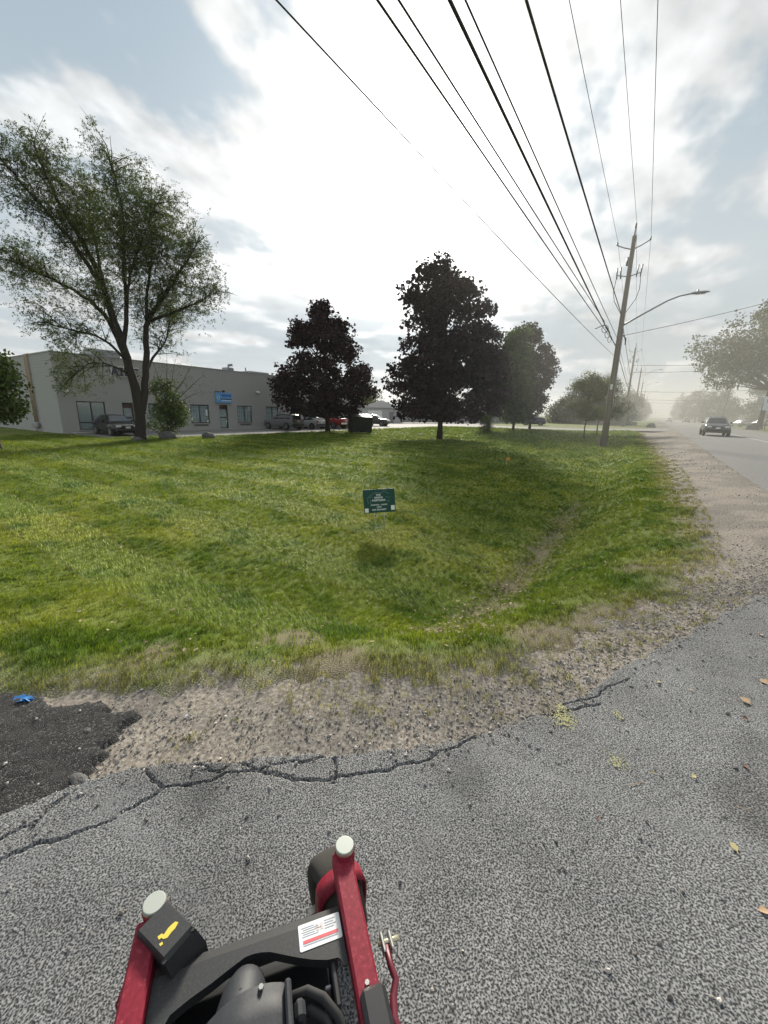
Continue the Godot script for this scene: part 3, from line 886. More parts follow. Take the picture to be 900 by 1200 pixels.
	# pipes and meters on the side wall
	for k in 4:
		put("pipe", tube_mesh([Vector3(-4.95 + k * 0.21, 0.75, 0.1), Vector3(-4.9 + k * 0.21, 5.84, 0.1), Vector3(-4.9 + k * 0.21, 5.9, -0.1)], 0.042, 8), M.tan_pipe, b)
	for y in [1.6, 3.0, 4.4]:
		put("pipe_clamp", box_mesh(Vector3(-5.1, y, 0.03), Vector3(-4.1, y + 0.05, 0.045)), M.galvanised, b)
	for k in 4:
		put("gas_meter", bevel_box(Vector3(-5.2 + k * 0.3, 0.35, 0.06), Vector3(-4.98 + k * 0.3, 0.72, 0.3), 0.05), M.galvanised, b)
	put("meter_pipe", tube_mesh([Vector3(-4.6, -0.02, 0.2), Vector3(-4.6, 0.3, 0.2), Vector3(-5.1, 0.33, 0.2)], 0.04, 6), M.galvanised, b)
	# lamps, vents
	for z in [-0.55, -18.1]:
		var lamp = put("wall_lamp", bevel_box(Vector3(0.0, 3.05 if z > -1 else 3.85, z - 0.2), Vector3(0.2, 3.22 if z > -1 else 4.0, z + 0.2), 0.04), M.white_paint, b)
		put("lamp_head", bevel_box(Vector3(0.2, 2.98 if z > -1 else 3.8, z - 0.17), Vector3(0.34, 3.12 if z > -1 else 3.92, z + 0.17), 0.03), M.clear_lamp, lamp)
	put("door_lamp", bevel_box(Vector3(0.0, 3.68, -13.9), Vector3(0.3, 3.86, -13.7), 0.04), M.black_paint, b)
	st = begin()
	bevel_into(st, Vector3(-2.4, 5.6, -16.4), Vector3(-1.4, 6.3, -15.6), 0.06); tube(st, [Vector3(-1.9, 6.3, -16.1), Vector3(-1.9, 6.55, -16.1), Vector3(-1.6, 6.6, -16.4)], 0.14, 8)
	put("roof_vent", done(st), M.galvanised, b)
	put("roof_pipe", tube_mesh([Vector3(-1.8, 5.6, -18.2), Vector3(-1.8, 6.5, -18.2)], 0.08, 8), M.galvanised, b)
	put("roof_unit", bevel_box(Vector3(-3.4, 5.6, -5.6), Vector3(-2.0, 6.6, -3.4), 0.05), M.galvanised, b)
	put("roof_unit", bevel_box(Vector3(-9.4, 5.6, -26.0), Vector3(-7.0, 6.8, -23.0), 0.05), M.galvanised, b)
	# wall sign with outlined letters
	var s := thing("wall_letters", "white-edged navy letters mounted high on the block wall", "sign", Vector3(X + 0.03, 4.2, -16.0))
	var lz := [-0.25, -0.72, -1.2, -1.82]
	for q in 4:
		var e = letters("letter", "AIDC"[q], 1.12, M.white_paint, s, Vector3(0.03, 0.3, lz[q]), Vector3(0, PI / 2, 0), 0.04)
		letters("letter_face", "AIDC"[q], 0.92, M.navy, e, Vector3(0, 0, 0.05), Vector3.ZERO, 0.04)
	var swoosh := []
	for k in 9:
		swoosh.append(Vector3(0.06, 0.55 - 0.95 * sin(k / 8.0 * PI * 0.6), 0.05 - 0.1 * k + 0.02 * k * k * 0.4))
	put("swoosh", tube_mesh(swoosh, 0.035, 6), M.white_paint, s)
	# blue sign over the door
	var bs := thing("door_sign", "blue and white shop sign above the glass door", "sign", Vector3(X + 0.04, 2.34, -25.1))
	put("panel", bevel_box(Vector3(0, 0, -1.8), Vector3(0.14, 1.0, 0), 0.02), mat(lin(0.13, 0.36, 0.68), 0.4), bs)
	put("stripe", box_mesh(Vector3(0.141, 0.62, -1.72), Vector3(0.146, 0.84, -0.62)), mat(lin(0.05, 0.16, 0.52), 0.4), bs)
	put("stripe", box_mesh(Vector3(0.141, 0.34, -1.76), Vector3(0.146, 0.42, -0.5)), M.navy, bs)
	put("stripe", box_mesh(Vector3(0.141, 0.2, -1.7), Vector3(0.146, 0.3, -0.6)), mat(lin(0.6, 0.68, 0.75), 0.4), bs)
	put("emblem", lathe_mesh([Vector2(0.0, 0.006), Vector2(0.17, 0.006), Vector2(0.17, 0.0)], 16, false, Transform3D(Basis(Vector3.BACK, -PI / 2), Vector3(0.141, 0.5, -0.28))), mat(lin(0.45, 0.65, 0.82), 0.4), bs)
	put("emblem_mark", box_mesh(Vector3(0.148, 0.42, -0.33), Vector3(0.15, 0.58, -0.22)), M.navy, bs)
	put("header", box_mesh(Vector3(0.0, 1.0, -0.62), Vector3(0.1, 1.1, 0.0)), M.dark_frame, bs)

func frame_mesh(w: float, h: float, t: float, lights: int) -> ArrayMesh:
	var st = begin()
	box(st, Vector3(-0.03, 0, -w), Vector3(0.06, t, 0)); box(st, Vector3(-0.03, h - t, -w), Vector3(0.06, h, 0))
	box(st, Vector3(-0.03, t, -w), Vector3(0.06, h - t, -w + t)); box(st, Vector3(-0.03, t, -t), Vector3(0.06, h - t, 0))
	if lights == 2: box(st, Vector3(-0.03, t, -w / 2 - 0.035), Vector3(0.06, h - t, -w / 2 + 0.035))
	return done(st)


# ------------------------------------------------------------------ trees
func sprig(leaves: int, reach: float, size: float, slim: float, sd: int, twig := false) -> ArrayMesh:
	var r := RandomNumberGenerator.new()
	r.seed = sd
	var v := PackedVector3Array(); var nn := PackedVector3Array(); var cc := PackedColorArray()
	for i in leaves:
		var p := Vector3.ZERO
		if twig:
			p = Vector3(0, 0, 1) * reach * (float(i) / leaves * 1.6 - 0.8) + Vector3(r.randf_range(-1, 1), r.randf_range(-1, 1), 0) * reach * 0.22
		else:
			p = Vector3(r.randfn(), r.randfn() * 0.8, r.randfn()) * reach * 0.5
		var b := Basis.from_euler(Vector3(r.randf_range(-1.2, 1.2), r.randf() * TAU, r.randf_range(-1.0, 1.0)))
		var s := size * r.randf_range(0.7, 1.2)
		var q := [p, p + b * Vector3(s * slim, s * 0.06, s * 0.45), p + b * Vector3(0, -0.08 * s, s), p + b * Vector3(-s * slim, s * 0.06, s * 0.45)]
		var n := (b * Vector3.UP + p.normalized() * 0.35).normalized()
		var k := r.randf_range(0.6, 1.0)
		for t in [q[0], q[1], q[2], q[0], q[2], q[3]]:
			v.append(t); nn.append(n); cc.append(Color(k, k, k))
	if twig:
		for w in [Vector3(0.004, 0, 0), Vector3(0, 0.004, 0)]:
			var a: Vector3 = Vector3(0, 0, -reach * 0.85)
			var b: Vector3 = Vector3(0, 0, reach * 0.8)
			for t in [a - w, a + w, b + w * 0.4, a - w, b + w * 0.4, b - w * 0.4]:
				v.append(t); nn.append(Vector3.UP); cc.append(Color(0.4, 0.25, 0.4))
	var arr := []
	arr.resize(Mesh.ARRAY_MAX)
	arr[Mesh.ARRAY_VERTEX] = v; arr[Mesh.ARRAY_NORMAL] = nn; arr[Mesh.ARRAY_COLOR] = cc
	var m := ArrayMesh.new()
	m.add_surface_from_arrays(Mesh.PRIMITIVE_TRIANGLES, arr)
	return m

func width_at(rows: Array, y: float) -> Vector2:   # rows: [height, left, right], rising
	for i in rows.size() - 1:
		if y <= rows[i + 1][0]:
			var t := clampf((y - rows[i][0]) / (rows[i + 1][0] - rows[i][0]), 0.0, 1.0)
			return Vector2(lerpf(rows[i][1], rows[i + 1][1], t), lerpf(rows[i][2], rows[i + 1][2], t))
	return Vector2(rows[-1][1], rows[-1][2])

func bent(a: Vector3, b: Vector3, sag: float, n := 4) -> Array:
	var out := []
	for i in n + 1:
		var t := float(i) / n
		out.append(a.lerp(b, t) + Vector3.UP * sag * sin(t * PI) + rv(0.04) * a.distance_to(b) * 0.4 * sin(t * PI))
	return out

func crown_tree(called, label, at: Vector3, yaw: float, rows: Array, o: Dictionary, group := "") -> Node3D:
	var t := thing(called, label, o.get("category", "tree"), at, yaw, group)
	var y0: float = rows[0][0]
	var y1: float = rows[-1][0]
	var r0: float = o.get("trunk", 0.2)
	var lean: Vector3 = o.get("lean", Vector3.ZERO)
	var st = begin(true)
	var axis := func(y: float) -> Vector3:
		var m := width_at(rows, clampf(y, y0, y1))
		return Vector3((m.x + m.y) / 2.0 * 0.6 * ss(y0, y1, y), y, 0) + lean * ss(0.0, y1, y)
	var tp := []; var tr := []
	for i in 11:
		var y := lerpf(-0.15, y1 * 0.93, i / 10.0)
		tp.append(axis.call(y) + (rv(0.05) if i > 1 else Vector3.ZERO))
		tr.append(r0 * (1.3 if i == 0 else 1.0) * (1.0 - 0.9 * i / 10.0) + 0.012)
	tube(st, tp, tr, 9)
	var buf := PackedFloat32Array()
	var nc: int = o.get("clusters", 110)
	var per: int = o.get("per", 22)
	var widest := 0.0
	for r in rows: widest = maxf(widest, r[2] - r[1])
	var made := 0
	var guard := 0
	while made < nc and guard < nc * 20:
		guard += 1
		var y := rng.randf_range(y0, y1)
		var m := width_at(rows, y)
		if rng.randf() > (m.y - m.x + 0.4) / widest: continue
		made += 1
		var w := rng.randf() * TAU
		var rr := pow(rng.randf(), 0.36) * rng.randf_range(0.92, 1.06)
		var half := (m.y - m.x) / 2.0
		var c := Vector3((m.x + m.y) / 2.0 + half * rr * cos(w) * 0.94, y, half * rr * sin(w) * 0.9)
		var from_y := clampf(y - c.length() * 0.12 - Vector2(c.x, c.z).length() * o.get("rise", 0.7), y0 * 0.85, y)
		var from: Vector3 = axis.call(from_y)
		if o.get("limbs", true): tube(st, bent(from, c, -0.1), [0.02 + r0 * 0.2, 0.02 + r0 * 0.14, 0.018 + r0 * 0.08, 0.014, 0.008], 4, false)
		var sp: float = o.get("spread", 0.55)
		var tone := rng.randf_range(0.65, 1.4)
		for k in per:
			var p := c + Vector3(rng.randfn(), rng.randfn() * 0.6, rng.randfn()) * sp
			var mm := width_at(rows, p.y)
			if p.y < y0 - 0.2 or p.y > y1 + 0.3 or p.x < mm.x - 0.55 or p.x > mm.y + 0.55: continue
			var s := rng.randf_range(0.75, 1.25)
			var col: Color = o.color
			if rng.randf() < o.get("alt_share", 0.0): col = o.alt
			var v := tone * rng.randf_range(0.8, 1.2)
			v *= 1.25
			push(buf, Basis.from_euler(rv(1.0) + Vector3(0, rng.randf() * TAU, 0)).scaled_local(Vector3.ONE * s), p, Color(col.r * v, col.g * v, col.b * v))
	put("trunk", done(st), o.get("bark", M.bark), t)
	multimesh("crown", o.sprig, o.get("leaf", M.leaf), buf, t).set_meta("kind", "stuff")
	return t

func make_trees():
	var maple := sprig(16, 0.36, 0.17, 0.42, 3)
	var big_leaf := sprig(13, 0.34, 0.25, 0.45, 23)
	var maple_far := sprig(13, 0.45, 0.3, 0.45, 4)
	var small := sprig(22, 0.3, 0.11, 0.32, 6)
	var purple := Color(0.024, 0.013, 0.02)
	var dark := {"color": purple, "alt": Color(0.04, 0.02, 0.026), "alt_share": 0.3, "sprig": big_leaf, "spread": 0.4, "leaf": M.dark_leaf, "bark": M.dark_bark}
	crown_tree("maple_tree", "round dark purple maple beside the dumpster", Vector3(-27.8, -0.3, -31.66), 0.721,
		[[1.6, -3.2, 2.2], [2.2, -4.6, 3.0], [3.3, -5.5, 4.1], [4.2, -5.6, 4.8], [5.6, -4.9, 4.5], [7.2, -3.9, 3.5], [8.9, -3.4, 2.9], [10.2, -2.9, 1.9], [11.1, -1.7, 1.1], [11.9, -0.7, -0.3]],
		dark.merged({"clusters": 135, "per": 16, "trunk": 0.22}))
	crown_tree("maple_tree", "tallest dark purple maple with a straight trunk, between dumpster and green shrub", Vector3(-14.48, -0.3, -30.14), 0.448,
		[[1.75, -2.6, 2.3], [2.3, -3.5, 2.8], [3.2, -4.3, 3.6], [4.2, -4.6, 4.3], [5.6, -4.2, 4.5], [6.4, -4.2, 4.4], [7.2, -4.4, 3.4], [7.9, -3.0, 3.2], [8.8, -3.2, 3.4], [9.8, -2.7, 3.3], [10.4, -3.1, 2.2], [11.6, -2.8, 1.8], [12.4, -1.6, 0.8], [13.6, -0.4, 0.0]],
		dark.merged({"clusters": 150, "per": 16, "trunk": 0.21}))
	crown_tree("maple_tree", "narrow dark purple maple just behind the tallest maple", Vector3(-16.83, -0.3, -48.46), 0.334,
		[[1.3, -1.5, 0.8], [3.0, -2.4, 1.7], [6.5, -2.8, 2.0], [8.6, -2.6, 1.7], [10.3, -2.2, 1.0], [11.9, -1.2, -0.6]],
		dark.merged({"clusters": 80, "per": 22, "trunk": 0.17, "sprig": maple_far}))
	crown_tree("columnar_tree", "slim green tree standing between two dark purple maples", Vector3(-16.0, -0.3, -56.0), 0.277,
		[[1.4, -1.0, 0.9], [3.6, -2.2, 1.7], [8.0, -2.5, 1.6], [11.9, -2.0, 0.8], [13.6, -0.9, -0.5]],
		{"color": Color(0.05, 0.09, 0.028), "alt": Color(0.07, 0.11, 0.035), "alt_share": 0.3, "sprig": maple_far, "clusters": 90, "per": 20, "trunk": 0.15, "leaf": M.leaf})
	crown_tree("maple_tree", "dark purple maple at the back beside the slim green tree", Vector3(-15.4, -0.3, -62.3), 0.24,
		[[1.5, -1.8, 0.6], [3.2, -2.8, 1.7], [5.6, -3.6, 2.4], [8.4, -4.0, 2.8], [10.1, -4.0, 2.1], [12.9, -3.6, 0.7], [14.8, -1.7, -1.2]],
		dark.merged({"clusters": 105, "per": 22, "trunk": 0.17, "sprig": maple_far}))
	crown_tree("broadleaf_tree", "bright green low tree at the end of the block building", Vector3(-24.99, -0.3, -5.72), 1.346,
		[[1.5, -2.4, 0.5], [1.9, -3.0, 1.05], [2.5, -3.2, 1.0], [2.8, -3.3, 1.25], [3.1, -3.2, 1.05], [3.6, -3.0, 1.15], [4.0, -2.4, 0.95], [4.6, -1.6, 0.3]],
		{"color": Color(0.05, 0.085, 0.016), "alt": Color(0.09, 0.13, 0.025), "alt_share": 0.35, "sprig": maple, "clusters": 60, "per": 20, "trunk": 0.16, "spread": 0.4, "lean": Vector3(-0.5, 0, 0)})
	# two young trees by the lane
	crown_tree("young_tree", "young pale green tree with a thin trunk near the street lamp pole", Vector3(-5.24, -0.12, -40.81), 0.128,
		[[1.75, -0.5, 1.0], [2.2, -1.2, 1.5], [3.0, -1.5, 1.9], [4.2, -1.6, 1.5], [4.8, -1.2, 1.0], [5.4, -0.5, 0.0]],
		{"color": Color(0.09, 0.12, 0.035), "alt": Color(0.12, 0.14, 0.045), "alt_share": 0.4, "sprig": small, "clusters": 46, "per": 24, "trunk": 0.055, "spread": 0.36})
	crown_tree("young_tree", "young green tree with a thin trunk set by the lane edge", Vector3(-5.2, -0.12, -50.04), 0.104,
		[[1.75, -0.2, 1.6], [3.0, -0.9, 2.6], [4.8, -0.9, 2.0], [5.6, -0.5, 1.2], [6.1, 0.1, 0.5]],
		{"color": Color(0.06, 0.085, 0.028), "alt": Color(0.09, 0.11, 0.04), "alt_share": 0.3, "sprig": small, "clusters": 46, "per": 24, "trunk": 0.06, "spread": 0.4})
	# shrubs
	crown_tree("shrub", "small bushy green shrub on the lawn beside the tallest maple", Vector3(-15.44, -0.3, -43.96), 0.338,
		[[0.1, -0.45, 0.35], [0.9, -0.75, 0.55], [1.5, -0.5, 0.3], [1.95, -0.2, 0.0]],
		{"color": Color(0.075, 0.1, 0.02), "alt": Color(0.1, 0.12, 0.03), "alt_share": 0.3, "sprig": sprig(20, 0.2, 0.07, 0.3, 8), "clusters": 26, "per": 16, "trunk": 0.04, "spread": 0.2, "category": "shrub"})
	var sh := crown_tree("shrub_tree", "bushy green shrub with bare thin branches above, at the foot of the tall forked tree", Vector3(-27.78, -0.3, -15.22), 1.07,
		[[0.45, -0.35, 0.35], [1.0, -1.0, 0.8], [1.9, -0.95, 1.15], [2.7, -0.8, 0.95], [3.3, -0.3, 0.6], [3.7, -0.1, 0.2]],
		{"color": Color(0.05, 0.085, 0.025), "alt": Color(0.08, 0.12, 0.03), "alt_share": 0.35, "sprig": sprig(18, 0.24, 0.13, 0.36, 9), "clusters": 34, "per": 12, "trunk": 0.06, "spread": 0.3, "category": "shrub"})
	var st = begin(true)
	var tips := [Vector3(0.4, 5.5, 0.1), Vector3(2.6, 4.3, 0.5), Vector3(-1.3, 3.8, -0.4), Vector3(-0.4, 4.9, 0.6), Vector3(1.9, 5.0, -0.5), Vector3(2.3, 3.2, 0.3), Vector3(0.9, 5.2, -0.8), Vector3(-1.5, 4.4, 0.3), Vector3(1.4, 4.0, 0.9)]
	var buf := PackedFloat32Array()
	for p in tips:
		var line := bent(Vector3(0.05, 1.8, 0), p, 0.15, 5)
		tube(st, line, [0.04, 0.032, 0.026, 0.02, 0.014, 0.008], 5, false)
		for k in 26:
			var q: Vector3 = line[rng.randi_range(3, 5)] + rv(0.5)
			push(buf, Basis.from_euler(rv(3.0)).scaled_local(Vector3.ONE * rng.randf_range(0.6, 1.0)), q, Color(0.06, 0.075, 0.025))
	put("branch", done(st), M.bark, sh)
	multimesh("thin_foliage", sprig(9, 0.22, 0.07, 0.3, 10), M.leaf, buf, sh).set_meta("kind", "stuff")
	make_elm()
	# right-hand roadside
	var far_green := {"color": Color(0.05, 0.06, 0.03), "alt": Color(0.07, 0.08, 0.04), "alt_share": 0.35, "sprig": sprig(14, 0.7, 0.36, 0.42, 12), "trunk": 0.4, "spread": 1.0, "rise": 0.45}
	crown_tree("roadside_tree", "broad spreading tree leaning over the road behind the road sign", Vector3(14.6, 0.25, -92.4), -0.154,
		[[7.4, -8.5, 6.5], [8.6, -9.4, 9.0], [10.5, -10.5, 11.0], [13.2, -11.6, 12.5], [15.0, -11.6, 12.5], [16.3, -7.2, 12.0], [17.4, -4.8, 10.5], [19.2, -2.6, 8.0], [22.0, 0.0, 5.0]],
		far_green.merged({"clusters": 150, "per": 15, "lean": Vector3(1.2, 0, 0)}))
	var k := 0
	for a in [[24.0, -150.0, 11.0, 6.0], [16.5, -172.0, 11.0, 5.5], [13.5, -215.0, 13.0, 6.0], [34.0, -128.0, 12.0, 7.0], [46.0, -118.0, 14.0, 8.0], [13.0, -290.0, 15.0, 6.5], [15.0, -345.0, 13.0, 6.0], [20.0, -250.0, 14.0, 7.0]]:
		var w: float = a[3]
		var hh: float = a[2]
		crown_tree("roadside_tree", ["hazy round tree behind the parked cars across the road", "hazy broad tree beyond the parked cars across the road", "faint tree far along the opposite side of the road"][0 if k in [0, 3, 4] else 1 if k < 3 else 2], Vector3(a[0], 0.2, a[1]), 0.0,
			[[0.8, -w * 0.7, w * 0.7], [hh * 0.3, -w, w], [hh * 0.6, -w * 0.9, w * 0.85], [hh * 0.85, -w * 0.55, w * 0.5], [hh, -w * 0.1, w * 0.1]],
			far_green.merged({"clusters": 62, "per": 11, "limbs": false, "spread": 1.3, "trunk": 0.3}), "hazy trees along the right of the road")
		k += 1
	for a in [[11.5, -330.0, 17.0, 3.2], [12.0, -420.0, 19.0, 3.5]]:
		crown_tree("conifer", "faint pointed evergreen far down the road", Vector3(a[0], 0.2, a[1]), 0.0,
			[[0.5, -a[3], a[3]], [a[2] * 0.5, -a[3] * 0.6, a[3] * 0.6], [a[2], -0.15, 0.15]], far_green.merged({"clusters": 50, "per": 9, "limbs": false, "trunk": 0.25, "color": Color(0.025, 0.04, 0.025)}), "evergreens far down the road")
	# left side beyond the lane: hedge bushes and far trees
	k = 0
	for a in [[-14.0, -104.0, 6.5, 4.0], [-10.0, -98.0, 5.2, 3.4], [-18.5, -108.0, 5.8, 4.0], [-7.2, -103.0, 6.2, 3.0]]:
		crown_tree("hedge_bush", "grey-green bushy hedge mass beyond the lane", Vector3(a[0], -0.1, a[1]), 0.0,
			[[0.1, -a[3] * 0.9, a[3] * 0.9], [a[2] * 0.5, -a[3], a[3]], [a[2] * 0.85, -a[3] * 0.6, a[3] * 0.6], [a[2], -0.4, 0.4]], far_green.merged({"clusters": 60, "per": 12, "limbs": false, "spread": 0.7, "trunk": 0.12, "category": "bush"}), "bushes beyond the lane")
	for a in [[-7.5, -150.0, 10.0, 4.0], [-9.5, -190.0, 12.0, 5.0], [-7.0, -250.0, 11.0, 4.0], [-8.0, -330.0, 13.0, 5.0], [-60.0, -76.0, 9.5, 6.0], [-70.0, -92.0, 12.0, 7.0], [-52.0, -108.0, 10.0, 6.0], [-36.0, -118.0, 9.0, 6.0]]:
		crown_tree("far_tree", "hazy tree beyond the lane on the lawn side" if a[0] > -20 else "green tree behind the pale shed roof", Vector3(a[0], -0.1, a[1]), 0.0,
			[[0.8, -a[3] * 0.7, a[3] * 0.7], [a[2] * 0.4, -a[3], a[3]], [a[2] * 0.8, -a[3] * 0.6, a[3] * 0.6], [a[2], -0.4, 0.4]], far_green.merged({"clusters": 60, "per": 11, "limbs": false, "spread": 1.1, "trunk": 0.2}), "far trees on the left" if a[0] > -20 else "trees behind the shed")

func make_elm():
	var t := thing("elm_tree", "tall airy tree with forked trunk and fine leaves before the block building", "tree", Vector3(-27.36, -0.3, -13.16), 1.123)
	var outline := PackedVector2Array([Vector2(-5.3, 13.3), Vector2(-4.0, 15.5), Vector2(-3.1, 16.0), Vector2(-2.1, 15.6), Vector2(-0.4, 16.4), Vector2(0.3, 15.0), Vector2(1.7, 15.4), Vector2(2.3, 14.3), Vector2(3.3, 13.7), Vector2(4.6, 13.1), Vector2(5.8, 11.2), Vector2(6.0, 8.6), Vector2(5.0, 6.2), Vector2(3.0, 5.5), Vector2(1.5, 5.8), Vector2(-0.2, 5.2), Vector2(-0.8, 2.9), Vector2(-2.2, 2.3), Vector2(-3.6, 2.8), Vector2(-3.9, 5.0), Vector2(-5.4, 6.6), Vector2(-6.4, 8.0), Vector2(-7.1, 10.7)])
	var limbs := [
		[[Vector3(0, -0.15, 0), Vector3(0.08, 1.2, 0), Vector3(0.12, 2.5, 0), Vector3(-0.2, 4.9, 0.1), Vector3(-0.45, 6.2, 0.2), Vector3(-0.9, 8.8, 0.2), Vector3(-1.5, 10.7, 0.1), Vector3(-2.5, 12.9, 0), Vector3(-3.1, 15.2, -0.2)], 0.32],
		[[Vector3(0.16, 1.6, 0), Vector3(0.6, 3.4, -0.15), Vector3(0.9, 5.4, -0.3), Vector3(1.1, 7.1, -0.4), Vector3(2.0, 8.6, -0.5), Vector3(3.0, 10.0, -0.6), Vector3(4.5, 12.4, -0.7)], 0.24],
		[[Vector3(1.1, 7.1, -0.4), Vector3(1.3, 8.8, -0.1), Vector3(1.7, 10.8, 0.3), Vector3(2.0, 13.8, 0.6)], 0.11],
		[[Vector3(-0.3, 5.6, 0.15), Vector3(0.1, 7.6, 0.4), Vector3(0.2, 9.8, 0.8), Vector3(0.5, 12.2, 1.0), Vector3(0.1, 15.6, 0.8)], 0.15],
		[[Vector3(-0.3, 5.2, 0.1), Vector3(-1.0, 7.2, -0.3), Vector3(-2.0, 8.3, -0.6), Vector3(-3.4, 9.0, -0.9), Vector3(-5.4, 9.8, -1.2)], 0.15],
		[[Vector3(-0.8, 8.4, 0.2), Vector3(-2.0, 10.6, 0.6), Vector3(-3.6, 12.6, 1.0), Vector3(-4.8, 14.2, 1.2)], 0.12],
		[[Vector3(1.3, 7.3, -0.4), Vector3(2.6, 7.9, -0.2), Vector3(4.0, 8.6, 0.2), Vector3(5.3, 9.4, 0.4)], 0.1],
		[[Vector3(-0.2, 4.7, 0.1), Vector3(-1.2, 5.8, 0.9), Vector3(-2.4, 6.0, 1.8), Vector3(-3.6, 6.2, 2.4)], 0.08],
		[[Vector3(0.0, 3.9, 0.1), Vector3(-0.9, 4.4, 0.6), Vector3(-2.0, 4.4, 1.2), Vector3(-2.9, 3.6, 1.5)], 0.06],
		[[Vector3(0.7, 4.2, -0.2), Vector3(1.4, 5.4, -1.2), Vector3(2.2, 6.6, -2.4), Vector3(2.8, 8.6, -3.2)], 0.09],
		[[Vector3(-0.9, 8.6, 0.2), Vector3(-1.0, 10.8, -1.0), Vector3(-1.2, 12.8, -2.2), Vector3(-1.0, 14.6, -2.8)], 0.11],
		[[Vector3(0.1, 7.8, 0.4), Vector3(0.6, 9.6, 1.6), Vector3(1.4, 11.2, 2.8), Vector3(2.0, 12.4, 3.4)], 0.09]]
	var st = begin(true)
	var buf := PackedFloat32Array()
	for l in limbs:
		var pts: Array = l[0]
		var curve := Curve3D.new()
		for p in pts: curve.add_point(p)
		for i in pts.size():
			var d: Vector3 = (pts[mini(i + 1, pts.size() - 1)] - pts[maxi(i - 1, 0)]) * 0.16
			curve.set_point_in(i, -d); curve.set_point_out(i, d)
		var len := curve.get_baked_length()
		var n := int(len / 0.55) + 3
		var line := []; var rad := []
		for i in n + 1:
			var f := float(i) / n
			line.append(curve.sample_baked(f * len) + (rv(0.04) if i > 0 else Vector3.ZERO))
			rad.append(l[1] * (1.0 - 0.9 * f) * (1.25 if i == 0 and l[1] > 0.3 else 1.0) + 0.008)
		tube(st, line, rad, 9 if l[1] > 0.2 else 6)
		var kids := int(len * (5.2 if l[1] < 0.3 else 3.6))
		for k in kids:
			var f := rng.randf_range(0.3 if l[1] < 0.2 else 0.42, 1.0)
			var at := curve.sample_baked(f * len)
			if at.y < 4.0 and l[1] > 0.2: continue
			var along := (curve.sample_baked(minf(f + 0.05, 1.0) * len) - curve.sample_baked((f - 0.05) * len)).normalized()
			var dir := (along * 0.6 + rv(1.0).normalized() * 0.9 + Vector3.UP * 0.25).normalized()
			var ll := rng.randf_range(1.1, 2.6) * (1.0 - 0.35 * f)
			var tip := at + dir * ll
			tube(st, bent(at, tip, 0.08), [0.03, 0.022, 0.016, 0.011, 0.006], 4, false)
			var m := rng.randi_range(24, 40)
			for q in m:
				var g := rng.randf_range(0.25, 1.1)
				var p := at.lerp(tip, g) + Vector3(rng.randfn(), rng.randfn(), rng.randfn()) * 0.46
				if not Geometry2D.is_point_in_polygon(Vector2(p.x, p.y), outline): continue
				if p.y < 7.6 and p.x > -3.0 and rng.randf() < 0.45: continue
				var v := rng.randf_range(0.95, 1.55)
				var col := Color(0.066, 0.102, 0.032) if rng.randf() < 0.7 else Color(0.1, 0.13, 0.038)
				push(buf, Basis.from_euler(Vector3(rng.randf_range(-0.9, 0.5), rng.randf() * TAU, rng.randf_range(-0.6, 0.6))).scaled_local(Vector3.ONE * rng.randf_range(0.7, 1.15)), p, Color(col.r * v, col.g * v, col.b * v))
	put("trunk", done(st), M.dark_bark, t)
	multimesh("crown", sprig(18, 0.3, 0.085, 0.25, 14, true), M.leaf, buf, t).set_meta("kind", "stuff")
	print("  elm ", buf.size() / 16)


